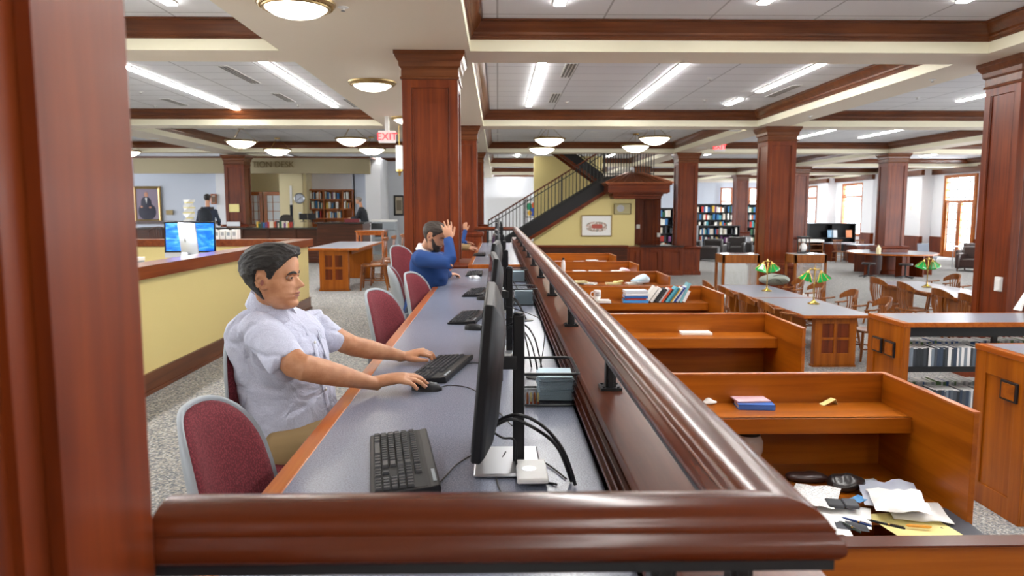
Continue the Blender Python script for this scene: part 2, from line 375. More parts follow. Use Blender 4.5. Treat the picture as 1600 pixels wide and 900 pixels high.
for k,(px,py,zz) in enumerate([(536,11,SOF),(886,159,TILE_Z),(1101,156,TILE_Z),(1109,122,TILE_Z),(1457,124,SOF),(1433,152,TILE_Z),(1266,181,SOF),(466,164,TILE_Z),(242,165,TILE_Z),(220,143,TILE_Z)]):
    p=at(px,py,z=zz); t=thing('sprinkler_head',['sprinkler head in the painted soffit near the big round light','sprinkler head in the tiles right of the first slot vent','sprinkler head in the tiles, centre right bay','smoke detector disc in the right bay tiles','sprinkler head on the wide soffit near the right column','sprinkler head in the bay left of the right column','sprinkler head on the soffit over the second right column','sprinkler head by the left strip end','sprinkler head in left tiles near the dark column','sprinkler head in left tiles, nearest the dark column'][k],'sprinkler',p)
    MB().lathe([(.05,0),(.05,-.006),(.012,-.01),(.012,-.03)],k=14).build('escutcheon','white_plastic',t); MB().lathe([(.004,-.03),(.02,-.034),(.02,-.038)],k=10).build('deflector','vent_grey',t)

# ---------------- columns
def column(x,y,label,z0=0,z1=SOF,h=.33,ped=None,group='cherry wood columns'):
    t=thing('column',label,'column',(x,y,z0),0,group); H=z1-z0
    m=MB(); g=.055
    m.box(-h+.02,h-.02,-h+.02,h-.02,0,H-.3)          # core = recessed panels
    for sx in (-1,1):
        for sy in (-1,1): m.box(sx*h,sx*(h-.11),sy*h,sy*(h-.11),0,H-.3)
    for a,b in ((H-.42,H-.3),(0,.5)):
        m.box(-h,h,-h,h,a,b)
    m.build('shaft','column_wood_Z',t,bev=.004,smooth=False)
    r=MB()   # raised bead around each panel
    for s in (-1,1):
        for q in (-1,1):
            r.beam((s*(h-.125),q*(h-.012),.5),(s*(h-.125),q*(h-.012),H-.42),.012,.01,(0,1,0))
            r.beam((q*(h-.012),s*(h-.125),.5),(q*(h-.012),s*(h-.125),H-.42),.012,.01,(1,0,0))
    r.build('panel_bead','column_wood_Z',t,smooth=False)
    c=MB(); pr=[(h,-.32),(h+.015,-.32),(h+.02,-.3),(h+.005,-.285),(h+.005,-.2),(h+.015,-.19),(h+.03,-.175),(h+.035,-.12),(h+.06,-.09),(h+.075,-.05),(h+.085,-.045),(h+.085,0),(0.05,0)]
    c.rings([[(-r,-r,H+z),(r,-r,H+z),(r,r,H+z),(-r,r,H+z)] for r,z in pr]); c.build('capital','crown_wood_X',t,ang=.35)
    if ped:
        p=MB(); q=h+.1; pr=[(q+.03,0),(q+.03,.12),(q+.01,.14),(q,.15),(q,ped-.1),(q+.03,ped-.08),(q+.04,ped-.03),(q+.02,ped),(h,ped+.01)]
        p.rings([[(-r,-r,z),(r,-r,z),(r,r,z),(-r,r,z)] for r,z in pr]); 
        for s in (-1,1):
            for a,b in ((.22,.28),(ped-.24,ped-.18)): p.box(-q+.1,q-.1,s*q,s*(q+.012),a,b); p.box(s*q,s*(q+.012),-q+.1,q-.1,a,b)
            for e in (-1,1): p.box(e*(q-.1),e*(q-.16),s*q,s*(q+.012),.22,ped-.18); p.box(s*q,s*(q+.012),e*(q-.1),e*(q-.16),.22,ped-.18)
        p.build('pedestal','column_wood_Z',t,bev=.003,ang=.35)
    return t
# near column: its right-hand face fills the left of the view
t=thing('column','huge blurred cherry column filling the left edge of the photo','column',(-.714,.47,0)); m=MB()
m.box(-.33,.31,-.33,.31,0,SOF)
for sy,w in ((-1,.17),(1,.17)):
    m.box(.31,.33,sy*.33,sy*(.33-w),0,SOF); 
m.box(-.33,.33,.31,.33,0,SOF); m.box(.31,.33,-.33,.33,0,.5); m.box(.31,.33,-.33,.33,3.0,SOF)
m.build('shaft','column_wood_Z',t,bev=.006,smooth=False)
m=MB()
for s in (-1,1): m.beam((.312,s*.145,.5),(.315,s*.14,3.0),.04,.012,(1,0,0)); m.beam((.327,s*.163,.5),(.327,s*.163,3.0),.012,.014,(1,0,0))
m.build('panel_bead','column_wood_Z',t,smooth=False)
column(-.795,9.2,'large square cherry column behind the man in the blue sweater',ped=.78)
column(-.795,17.0,'cherry column second in line behind the blue sweater man',ped=.9); column(-.795,24.8,'narrow cherry column farthest in line behind the central one',ped=.9)
column(6.58,9.2,'right edge cherry column with a white switch box',z0=LOW,ped=.8)
column(6.4,17.0,'cherry column between the two display cases',z0=LOW,ped=.95)
column(6.3,24.8,'cherry column on a panelled pedestal right of the staircase',z0=LOW,ped=.95)
column(6.3,32.6,'far cherry column seen beside the stair canopy',z0=LOW,ped=.95)
column(13.3,24.8,'cherry column behind the rounded study desk',z0=LOW,ped=.95)
column(13.3,32.6,'cherry column just right of the one between the display cases',z0=LOW,ped=.95)
column(13.3,40.4,'far cherry column over the dark bookshelves',z0=LOW,ped=.95)
column(-8.75,25.2,'dark cherry column with a yellow notice by the information desk',z1=3.2,ped=.9)
p=at(1562,444,x=6.245); t=thing('switch_box','white double switch box on the right column','switch',p)
MB().box(-.03,0.005,-.05,.06,-.09,.09).build('back_plate','white_plastic',t,bev=.004); MB().box(-.055,-.03,-.065,-.0,-.075,.06).build('cover','paper',t,bev=.004)
tag(MB().box(-.17,.17,-.01,0,-.13,.13).build('notice','paper_yellow',loc=at(366,325,y=24.86)),'yellow notice fixed to the dark column','notice')
tag(MB().box(-.22,.22,-.03,0,-.07,.07).build('name_plate','silver',loc=at(365,350,y=24.75)),'silver plate low on the dark column','sign')

# ---------------- walls
struct(MB().box(-24,24,-8.2,-8,LOW,3.3).build('wall_front','soffit_paint',smooth=False))
for x in (-5.68,-3.45,.66,2.8,4.86,9.3): strip(x,-5.5,-1,'added strip light in the bay behind the camera position','added strips behind the viewpoint')  # unseen lamps added to light the back of the room
def wallX(name,x0,x1,y,z0,z1,mat,th=.2): return struct(MB().box(x0,x1,y,y+th,z0,z1).build(name,mat,smooth=False))
wallX('wall_back',-20,-10.55,28.2,0,3.3,'blue_wall'); wallX('wall_back',-10.55,-9.55,28.0,0,3.3,'white_wall')
wallX('wall_back',-10.6,-8.0,29.4,0,3.3,'pale_yellow_wall'); wallX('wall_back',-8.0,-7.25,27.7,0,3.3,'pale_yellow_wall')
wallX('wall_back',-7.25,-5.5,28.7,0,3.3,'white_wall'); wallX('wall_back',-5.5,-4.9,28.4,0,3.3,'blue_wall')
wallX('wall_back',-4.9,-4.35,27.6,0,3.3,'white_wall'); wallX('wall_back',-4.35,-1.0,29.6,0,3.3,'grey_wall'); wallX('wall_back',-1.0,4.5,44,-.77,3.3,'white_wall')
for x,y0,y1,mt in ((-10.0,28.0,29.4,'white_wall'),(-8.1,27.7,29.4,'pale_yellow_wall'),(-7.25,27.9,28.7,'pale_yellow_wall'),(-5.55,28.4,28.7,'blue_wall'),(-4.45,27.8,29.6,'white_wall')): struct(MB().box(x,x+.1,y0,y1,0,3.3).build('wall_side',mt,smooth=False))
wallX('wall_far',4.5,24,52,LOW,3.3,'blue_wall')
struct(MB().box(-1.15,-1.0,29.6,44,0,3.3).build('wall_side','white_wall',smooth=False))
# right wall with tall windows and double door, wall plane x = 21.3
WX=20.7
def sill(y): return y
openings=[('door_1',31.6,33.9,LOW,2.95),('window_1',41.5,44.0,-.1,2.9),('window_2',47.5,50.0,-.1,2.9)]
ys=sorted(openings,key=lambda o:o[1]); cur=26.5; mb=MB()
for nm,a,b,z0,z1 in ys:
    mb.box(WX,WX+.3,cur,a,LOW,3.3); mb.box(WX,WX+.3,a,b,z1,3.3)
    if z0>LOW: mb.box(WX,WX+.3,a,b,LOW,z0)
    cur=b
mb.box(WX,WX+.3,cur,60,LOW,3.3); struct(mb.build('wall_right','white_wall',smooth=False))
for k,(a,b) in enumerate([(29.3,30.6),(34.9,36.6),(39.5,40.6),(45,46.4)]):
    struct(MB().box(WX-.55,WX,a,b,LOW,3.3).build('wall_pier','white_wall',smooth=False))
mb=MB(); cur=26.5
for nm,a,b,z0,z1 in ys[:1]+ys[1:]:
    mb.box(WX-.05,WX,cur,a,LOW,.12) if cur<a else None; cur=b
for a,b in [(29.3,30.6),(34.9,36.6),(39.5,40.6),(45,46.4)]: mb.box(WX-.6,WX-.4,a-.03,b+.03,LOW,.12)
struct(mb.build('baseboard_right','column_wood_Z',smooth=False))
mb=MB()
mb.box(WX-.12,WX,26.5,56,3.02,3.26)
for a,b in [(29.3,30.6),(34.9,36.6),(39.5,40.6),(45,46.4)]: mb.box(WX-.67,WX-.5,a-.1,b+.1,3.0,3.26)
struct(mb.build('trim_right','crown_wood_Y',smooth=False))
def window(nm,a,b,z0,z1,door=False):
    t=thing(nm,{'door_1':'tall glazed double door with wooden frames in the right wall','window_1':'tall bright paned window in the right wall beyond the door','window_2':'farthest tall paned window on the right wall','window_3':'tall paned window hidden beyond the right column'}[nm],'door' if door else 'window',(WX,(a+b)/2,z0)); t['kind']='structure'
    h=(b-a)/2; H=z1-z0; f=MB()
    f.box(-.1,.12,-h,-h+.14,0,H); f.box(-.1,.12,h-.14,h,0,H); f.box(-.1,.12,-h,h,H-.14,H)
    tr=H*.66 if door else H*.72
    f.box(-.08,.1,-h,h,tr,tr+.12)
    if door:
        f.box(-.06,.06,-.13,.13,0,tr)
        for s in (-1,1): f.box(-.06,.06,s*(h-.14),s*(h-.26),0,tr)
        f.box(-.06,.06,-h,h,0,.28)
    else: f.box(-.12,.12,-h,h,-.05,.1)
    f.build('frame','edge_wood',t,smooth=False)
    g=MB(); nn=4 if door else 5
    for i in range(1,nn*2): y=-h+2*h*i/(nn*2); g.box(0,.03,y-.02,y+.02,.1,H-.1)
    k=int(H/.32)
    for i in range(1,k): g.box(0,.03,-h+.1,h-.1,H*i/k-.02,H*i/k+.02)
    g.build('muntins','vent_grey',t,smooth=False)
    MB().box(.04,.05,-h+.1,h-.1,.05,H-.1).build('pane','glass',t,smooth=False)
    if door:
        hd=MB(); hd.tube([(-.1,.1,1.0),(-.16,.1,1.0),(-.16,.1,1.3),(-.1,.1,1.3)],.015); hd.build('handle','steel',t)
for nm,a,b,z0,z1 in openings: window(nm,a,b,z0,z1,nm.startswith('door'))
# far window in the far wall and blurred foliage outside
for k,(px0,px1) in enumerate([(1128,1142),(1172,1182)]):
    x0=at(px0,300,y=51.9).x; x1=at(px1,300,y=51.9).x
    t=thing('window_%d'%(k+4),['bright paned window over the far bookshelves','bright paned window right of the far column'][k],'window',((x0+x1)/2,51.9,.2)); t['kind']='structure'; h=(x1-x0)/2
    MB().box(-h,h,0,.03,0,2.6).build('pane','sky_glow',t,smooth=False)
    f=MB()
    for s in (-1,1): f.box(s*h,s*(h+.1),-.08,.02,-.1,2.7)
    for z in (-.1,1.7,2.6): f.box(-h,h,-.06,.0,z,z+.09)
    f.build('frame','edge_wood',t,smooth=False)
# ================================================================ PARTITION, DESKS, RAILING
def text_part(name,body,size,mat,parent,loc,rot,ext=.003,align='CENTER',flip=False):
    cu=bpy.data.curves.new(name,'FONT'); cu.body=body; cu.size=size; cu.extrude=ext; cu.align_x=align; cu.align_y='CENTER'
    o=bpy.data.objects.new(name,cu); C.objects.link(o); bpy.context.view_layer.update()
    me=bpy.data.meshes.new_from_object(o.evaluated_get(bpy.context.evaluated_depsgraph_get())); bpy.data.objects.remove(o)
    me.name=name; me.materials.clear(); me.materials.append(MATS[mat] if isinstance(mat,str) else mat)
    o=bpy.data.objects.new(name,me); C.objects.link(o); o.location=loc; o.rotation_euler=rot
    if parent is not None: o.parent=parent
    if flip: o.scale=(-1,1,1)
    return o
DZ=.765; RX=.344
t=thing('partition_wall','low cherry partition wall with a flat ledge between computer desks and study carrels','partition',(.37,.5,LOW))
m=MB(); m.box(-.09,.09,0,13.8,0,.88-LOW-.03); m.build('wall_body','column_wood_Y',t,smooth=False)
m=MB(); m.box(-.095,.125,-.02,13.8,.88-LOW-.03,.88-LOW); m.build('ledge','ledge_wood',t,bev=.003,smooth=False)
m=MB(); b=DZ-LOW
for (x0,z0,z1) in ((-.115,.02,.032),(-.105,.032,.05),(-.112,.05,.06),(-.098,.06,.075),(-.108,.075,.083)): m.box(x0,-.085,-.02,13.8,b+z0,b+z1)
m.box(-.1,-.085,-.02,13.8,b,b+.02)
m.build('moulding','rail_wood_Y',t,bev=.0015,smooth=False)

def desk(y0,y1,z,label,wx=0):
    t=thing('computer_desk',label,'desk',(-.15,y0,0),0); h=y1-y0
    MB().box(-.358+wx,.404,0.02,h,z-.035,z).build('worktop','desk_laminate',t,smooth=False)
    m=MB(); m.box(-.408+wx,-.357+wx,0,h,z-.05,z+.001); m.box(-.357+wx,.404,-.02,.02,z-.05,z+.001); m.build('edge_band','edge_wood',t,bev=.005)
    m=MB(); m.box(.32,.34,0.05,h-.05,.1,z-.035); m.build('modesty_panel','dark_wood',t,smooth=False)
    for y in (.1,h/2,h-.1): MB().box(-.28+wx,.32,y-.02,y+.02,0,z-.035).build('end_panel','column_wood_Z',t,smooth=False)
    return t
desk(.81,8.2,DZ,'long grey computer desk with orange wood edge beside the seated man')
desk(8.34,13.7,.80,'second grey computer desk beyond the blue sweater man, end edge showing',.22)
m=MB(); m.cur=0
t=thing('railing','polished cherry handrail on short black posts wrapping the desk partition','railing',(RX,.86,.765))
prof=[(-.044,-.002),(-.054,.002),(-.060,.009),(-.0615,.016),(-.059,.024),(-.053,.030),(-.0505,.034),(-.0515,.0365),(-.0465,.0395),(-.0445,.0445),(-.040,.050),(-.033,.0545),(-.022,.0585),(-.010,.0605),(0,.061)]
prof=[(u*.95,z) for u,z in prof]
prof=prof+[(-u,z) for u,z in prof[-2::-1]]
path=[(-.40,.86),(RX,.86),(RX,14.2),(-.45,14.2)]
def sweep(mb,prof,path,zz,seg=None):
    n=len(path); rs=[]
    for i,(x,y) in enumerate(path):
        d0=Vector((x-path[i-1][0],y-path[i-1][1])).normalized() if i else None
        d1=Vector((path[i+1][0]-x,path[i+1][1]-y)).normalized() if i<n-1 else None
        if d0 is None: d0=d1
        if d1 is None: d1=d0
        n0=Vector((d0.y,-d0.x)); n1=Vector((d1.y,-d1.x)); nn=(n0+n1); nn/= (1+n0.dot(n1))
        rs.append([Vector((x+nn.x*u,y+nn.y*u,zz+z)) for u,z in prof])
    return mb.rings(rs if seg is None else rs[seg:seg+2])
for sg,mt in ((0,'rail_wood_X'),(1,'rail_wood_Y'),(2,'rail_wood_X')): sweep(MB(),prof,path,1.022,sg).build('top_rail',mt,t,world=True,ang=.75)
m=MB(); sweep(m,[(-.048,0),(-.048,.014),(.048,.014),(.048,0)],path,1.010).build('steel_bar','black_metal',t,world=True,smooth=False)
posts=[(RX,2.21+1.22*k,.88) for k in range(10)]+[(RX,1.0,.88),(.2,.86,DZ),(-.2,14.2,0.0)]
for x,y,z in posts:
    m=MB(); m.box(x-.016,x+.016,y-.016,y+.016,z,1.005); m.box(x-.009,x+.009,y-.022,y+.022,z,1.0); m.build('post','black_metal',t,world=True,bev=.002,smooth=False)
    m=MB(); m.box(x-.032,x+.032,y-.032,y+.032,z,z+.009)
    for a in (-.022,.022):
        for c in (-.022,.022): m.lathe([(.005,.009),(.005,.013)],(x+a,y+c,z),8)
    m.build('foot_plate','black_metal',t,world=True,smooth=False)

# ---------------- monitors
def monitor(y,label,xo=-.05,tilt=.1,z=DZ,rz=0,group='monitors along the computer desk'):
    t=thing('computer_monitor',label,'monitor',(0.068,y,z),rz,group)
    R=Matrix.Translation((-.097,0,.272))@Matrix.Rotation(tilt,4,'Y')
    m=MB(); w,h=.262,.182
    m.rings([[R@Vector((x,a*w2,c*h2)) for a,c in ((-1,-1),(1,-1),(1,1),(-1,1))] for x,w2,h2 in ((-.018,w-.004,h-.004),(-.015,w,h),(.004,w,h),(.012,w-.01,h-.01),(.03,w-.05,h-.04),(.04,w-.12,h-.08))])
    m.build('housing','black_plastic',t,bev=.003)
    m=MB(); m.box(-.0195,-.0185,-w+.016,w-.016,-h+.02,h-.014,R); m.build('screen','screen_dark',t,smooth=False)
    m=MB(); m.box(-.03,-.0,-.016,.016,.0,.395); m.rings([[(-.03+.015*(1-math.cos(b)) if False else -.015+.015*math.cos(b),.016*math.sin(b),.395+0*b) for b in [2*math.pi*j/16 for j in range(16)]],[(-.015+.012*math.cos(b),.013*math.sin(b),.401) for b in [2*math.pi*j/16 for j in range(16)]]])
    m.build('stand_column','black_plastic',t,bev=.005)
    m=MB(); m.box(-.07,-.02,-.02,.02,.255,.29); m.box(-.07,-.055,-.05,.05,.23,.32); m.build('bracket','black_metal',t,bev=.003)
    m=MB(); m.box(-.13,.04,-.11,.11,.002,.012); m.build('base','silver',t,bev=.005)
    return t
MN=['nearest black monitor seen edge-on beside the metal mesh basket','second black monitor, beyond the seated man\'s keyboard','third black monitor in the desk row','fourth black monitor, before the blue sweater man','fifth black monitor, opposite the blue sweater man']
for k,y in enumerate((1.87,3.38,4.75,6.15,7.55)): monitor(y,MN[k],tilt=.09+.02*(k%3),rz=[0,.03,-.05,.04,.0][k])
for k,y in enumerate((9.5,10.9,12.3,13.4)): monitor(y,['monitor just past the end edge of the first desk','second monitor on the far computer desk','third monitor on the far computer desk','farthest monitor at the railing end'][k],z=.80)
# iron weights: cables
def cable(pts,label,r=.003,mat='black_plastic',group='black cables on the desk'):
    o=MB().tube(spline(pts,8),r,k=8).build('cable',mat,world=True,loc=pts[0]); return tag(o,label,'cable',group)
z=DZ+.004
cable([at(770,668,y=1.78),at(800,655,y=1.78),at(840,672,y=1.78),at(872,700,y=1.72),at(893,752,z=z)],'thick cable arching from the nearest monitor down to the desk',.0045)
cable([at(770,662,y=1.8),at(806,648,y=1.79),at(846,664,y=1.78),at(880,704,y=1.72),at(899,758,z=z)],'second thick cable arching beside the first from the nearest monitor',.0045)
cable([at(766,672,y=1.8),at(785,684,y=1.8),at(805,690,y=1.8),at(812,740,z=z),at(870,757,z=z)],'cable drooping behind the nearest monitor stand')
cable([at(684,757,z=z),at(700,740,z=z),at(716,724,z=z),at(745,709,z=z),at(790,706,z=z),at(845,720,z=z),at(885,748,z=z)],'thin cable from the nearest keyboard curling under the monitor',.0022)
cable([at(790,706,z=z+.01),at(776,735,z=z),at(778,757,z=z),at(786,775,z=z)],'thin cable looping down in front of the nearest stand',.002)
cable([at(681,607,z=z),at(705,602,z=z),at(740,609,z=z),at(775,640,z=z),at(800,665,z=z)],'mouse cable running behind the nearest monitor',.002)
cable([at(700,590,z=z),at(718,574,z=z),at(742,567,z=z),at(790,575,z=z)],'keyboard cable running from the man\'s keyboard',.002)
for k,(a,y) in enumerate([(0,3.2),(.02,3.3),(-.02,3.45)]):
    cable([(-.02,y,.93),(.02,y,.9),(.08+a,y-.1,.93),(.13+a,y-.3,.9),(.16+a,y-.42,z)],['upper','middle','lower'][k]+' looped cable behind the second monitor stand',.0035)
cable([(.0,3.3,1.0),(.12,3.1,.99),(.19,3.0,.95),(.17,2.9,.8),(.15,2.86,z)],'thin cable loop standing over the mesh basket',.002)
for k in range(3): cable([(.0,4.7+.1*k,.92),(.06,4.65,.88),(.12,4.5+.08*k,.85),(.17,4.35+.05*k,z)],ORD(k)+' cable hanging behind the third monitor',None or .0035)
for k in range(2): cable([(.0,6.1+.1*k,.92),(.06,6.05,.88),(.12,5.9+.08*k,.85),(.17,5.75+.05*k,z)],ORD(k)+' cable hanging behind the fourth monitor',.0035)
for k,y in enumerate((2.86,4.35)): 
    o=MB().lathe([(.04,0),(.04,.004),(.02,.006)],k=20).build('grommet','black_plastic',loc=(.15 if k==0 else .17,y,DZ)); tag(o,['black cable grommet behind the mesh basket','black cable grommet beyond the second basket'][k],'grommet')

# ---------------- keyboards
def keyboard(label,x,y,rz,z=DZ,fine=True):
    t=thing('keyboard',label,'keyboard',(x,y,z),rz,'black keyboards on the computer desks')
    m=MB(); m.prism([(-.082,.003),(-.08,.012),(.06,.022),(.078,.026),(.082,.02),(.082,.003)],'X',-.227,.227); m.build('case','black_plastic',t,bev=.002,smooth=False)
    R=Matrix.Translation((0,-.01,.0155))@Matrix.Rotation(.07,4,'X')
    g=MB(); g.box(-.218,.218,-.062,.062,.0,.0022,R); g.build('key_bed','key_gap',t,smooth=False)
    m=MB(); u=.0188
    def key(cx,cy,w,d=u):
        w2,d2=w/2-.0012,d/2-.0012
        m.rings([[R@Vector((cx+a*w2*s,cy+b*d2*s+o,zz)) for a,b in ((-1,-1),(1,-1),(1,1),(-1,1))] for s,zz,o in ((1,.001,0),(.96,.005,0),(.8,.0095,.0006),(.74,.0085,.0006))])
    rows=[[1.25,1.25,1.25,6.25,1.25,1.25,1.25,1.25],[2.25]+[1]*10+[2.75],[1.75]+[1]*11+[2.25],[1.5]+[1]*12+[1.5],[1]*13+[2],[1]*15]
    for r,row in enumerate(rows):
        cy=-.052+r*u+(.004 if r==5 else 0); cx=-.216
        for w in row: key(cx+w*u/2,cy,w*u); cx+=w*u
    for r in range(6):
        cy=-.052+r*u+(.004 if r==5 else 0)
        if r in (0,3,4,5):
            for c in range(3): key(.085+c*u,cy,u)
        if r==1: key(.085+u,cy,u)
        if r<5:
            for c in range(4):
                key(.150+c*u,cy,u)
    m.build('keys','key_plastic',t,smooth=False)
    m=MB(); m.box(.12,.2,.066,.074,.0255,.0268); m.build('status_strip','grey_plastic',t,smooth=False)
    return t
keyboard('nearest black keyboard on the desk by the front rail',-.252,1.87,-math.pi/2+.17)
keyboard('black keyboard under the seated man\'s left hand',-.235,3.0,-math.pi/2-.2)
keyboard('black keyboard by the third chair from the front',-.185,4.42,-math.pi/2-.12)
keyboard('black keyboard before the blue sweater man\'s chair row',-.17,5.75,-math.pi/2-.1)
keyboard('farthest black keyboard on the first desk, by the red-lit mouse',-.24,7.45,-math.pi/2)
keyboard('keyboard on the far desk by the reaching hands',-.25,10.0,-math.pi/2,.80)
def mouse(label,x,y,rz,z=DZ,mat='black_plastic'):
    t=thing('computer_mouse',label,'mouse',(x,y,z),rz,'computer mice'); rs=[]
    for i in range(9):
        a=i/8; xx=-.056+.112*a; w=.03*math.sqrt(max(.03,1-abs(2*a-1)**3)); h=.034*math.sqrt(max(.02,1-abs(1.75*a-.75)**2.4)) if a<.98 else .01
        rs.append([(xx,w*math.cos(q),max(.001,h*math.sin(q))) for q in [2*math.pi*j/16 for j in range(16)]])
    MB().rings(rs).build('body',mat,t); MB().tube([(.02,0,.022),(.036,0,.022)],.008,k=8).build('wheel','grey_plastic',t)
mouse('black mouse under the seated man\'s right hand',-.262,2.66,-.05)
mouse('black mouse beside the third keyboard',-.128,4.02,-.1); mouse('black mouse beside the fourth keyboard',-.1,5.35,0); mouse('pale mouse with a red base on the first desk\'s far end',-.22,7.0,.1,mat='silver'); mouse('mouse on the far desk',-.08,9.7,0,.80,'silver')
# ---------------- wire baskets with papers
def basket(label,x,y,s=1,papers=True,w=.19,d=.27,h=.115):
    t=thing('mesh_basket',label,'basket',(x,y,DZ),0,'mesh baskets on the desk')
    m=MB(); w2,d2=w/2,d/2
    rs=[]
    for q,zz in ((.93,.004),(1,h)): rs.append([(a*w2*q,b*d2*q,zz) for a,b in ((-1,-1),(1,-1),(1,1),(-1,1))])
    m.rings(rs,cap=False); m.box(-w2*.93,w2*.93,-d2*.93,d2*.93,.003,.004); m.build('mesh_sides','wire_mesh',t,smooth=False)
    for nm,q,zz,r in (('rim',1,h,.005),('bottom_wire',.93,.006,.004)):
        pts=[]
        for a,b in ((-1,-1),(1,-1),(1,1),(-1,1)):
            cx,cyy=a*(w2*q-.02),b*(d2*q-.02); a0=math.atan2(b,a)
            for e in (-.6,0,.6): pts.append((cx+.025*math.cos(a0+e),cyy+.025*math.sin(a0+e),zz))
        pts.append(pts[0]); MB().tube(pts,r,k=8).build(nm,'black_metal',t)
    return t
basket('nearest black mesh basket holding a stack of blue-grey paper slips',.172,2.55)
o=MB(); random.seed(3)
for i in range(26): a=random.uniform(-.1,.1); o.box(-.058,.058,-.075,.075,i*.0032,i*.0032+.0022,Matrix.Translation((random.uniform(-.003,.003),random.uniform(-.004,.004),0))@Rz(a*.6))
tag(o.build('paper_stack','paper_blue',loc=(.2,2.56,DZ+.006),smooth=False),'stack of pale blue paper slips in the nearest mesh basket','paper')
for k in range(8):
    p=thing('golf_pencil',ORD(k)+' short pencil from the left in the nearest mesh basket','pencil',(.1+.012*(k%4),2.44+.012*(k//4),DZ+.008),0,'short pencils in the basket')
    MB().lathe([(.0035,0),(.0035,.028),(.0005,.036)],k=6).build('shaft','paper_yellow' if k%2 else 'edge_wood',p); MB().lathe([(.0036,-.001),(.0036,.006)],k=6).build('eraser',colmat('#c9622e'),p)
for k,(x,y) in enumerate(((.17,5.15),(.17,6.75))):
    basket(['second mesh basket along the desk with paper slips','third mesh basket farther along the desk'][k],x,y)
    o=MB()
    for i in range(26): o.box(-.06,.06,-.08,.08,i*.0036,i*.0036+.0024,Rz(random.uniform(-.05,.05)))
    tag(o.build('paper_stack','paper_blue',loc=(x+.01,y-.02,DZ+.006),smooth=False),['stack of paper slips in the second mesh basket','stack of paper slips in the third mesh basket'][k],'paper')
MB().box
t=thing('computer_box','white-and-grey small device at the foot of the nearest monitor stand','device',(.075,1.76,DZ)); MB().box(-.03,.045,-.07,.07,.012,.026).build('body','white_plastic',t,bev=.004); MB().lathe([(.018,.026),(.018,.0268),(.001,.0268)],k=20).build('disc','silver',t)

# ---------------- task chairs
def outline(n,w,h,e=2.6):
    o=[]
    for j in range(n):
        a=2*math.pi*j/n; c,s_=math.cos(a),math.sin(a)
        o.append((w*math.copysign(abs(c)**(2/e),c),h*math.copysign(abs(s_)**(2/e),s_)))
    return o
def task_chair(label,x,y,rz,zs=0,group='maroon task chairs',rec=.22):
    t=thing('task_chair',label,'chair',(x,y,0),rz,group)
    ol=outline(40,.225,.25)
    M=Matrix.Translation((-.20,0,.72+zs))@Matrix.Rotation(-rec,4,'Y')
    def P(s,d,curve=1.0):
        r=[]
        for a,b in ol:
            yy=a*s; zz=b*s; wn=(1-.12*(zz/.25)); r.append(M@Vector((d+1.3*yy*yy*curve-.25*zz*zz*0,yy*wn,zz)))
        return r
    MB().rings([P(.02,.03),P(.3,.03),P(.6,.028),P(.82,.022),P(.94,.012),P(.985,0),P(.97,-.012),P(.5,-.016)]).build('back_pad','maroon_fabric',t,ang=1.5)
    MB().rings([P(.9,-.008),P(1.0,.002),P(1.03,.003),P(1.045,-.004),P(1.03,-.014),P(.8,-.024),P(.4,-.03),P(.02,-.032)]).build('back_shell','grey_plastic',t,ang=1.5)
    so=outline(36,.235,.24,3)
    MB().rings([[(.03+b*s,a*s,.44+zs+dz-.05*max(0,b*s/.24-.4)) for a,b in so] for s,dz in ((.05,-.02),(.9,-.02),(1,0),(1.02,.02),(.98,.045),(.85,.06),(.4,.052),(.02,.05))]).build('seat','maroon_fabric',t,ang=1.5)
    m=MB(); m.tube(spline([(-.02,0,.40+zs),(-.17,0,.40+zs),(-.265,0,.47+zs),(-.27,0,.62+zs)],6),(.012) ,k=8); 
    m=MB(); m.tube(spline([(-.02,0,.405+zs),(-.17,0,.40+zs),(-.27,0,.47+zs),(-.265,0,.64+zs)],6),[(.035,.012)]*19,k=10,up=(0,0,1)); m.build('back_support','grey_plastic',t)
    MB().box(-.1,.12,-.09,.09,.385+zs,.42+zs).build('tilt_housing','black_plastic',t,bev=.01)
    MB().lathe([(.03,.09),(.03,.25),(.018,.25),(.018,.39+zs)],k=16).build('gas_column','black_metal',t)
    for k in range(5):
        a=2*math.pi*k/5+.3; c,s=math.cos(a),math.sin(a)
        l=MB().tube([(0,0,.105),(.15*c,.15*s,.09),(.3*c,.3*s,.065)],[(.028,.02),(.022,.016),(.015,.012)],k=10).build('base_arm','grey_plastic',t)
        MB().tube([(.3*c-.012*s,.3*s+.012*c,.027),(.3*c+.012*s,.3*s-.012*c,.027)],.027,k=14).build('caster','black_plastic',l)
    return t
task_chair('nearest maroon task chair with grey shell at the photo\'s bottom left',-.55,1.90,-.04,zs=-.045)
task_chair('maroon task chair the man in the white shirt sits on',-.79,2.84,-.35,.0,rec=.14)
task_chair('empty maroon chair just past the seated man',-.53,4.45,-.3,zs=-.03,rec=.25)
task_chair('empty maroon chair in front of the blue sweater man',-.47,5.75,-.3,zs=-.04,rec=.2)
task_chair('maroon chair the blue sweater man sits on',-.72,6.6,.1,zs=-.05)
task_chair('maroon chair turned away between central column and blue sweater man',-.90,8.0,-.5,zs=.06)
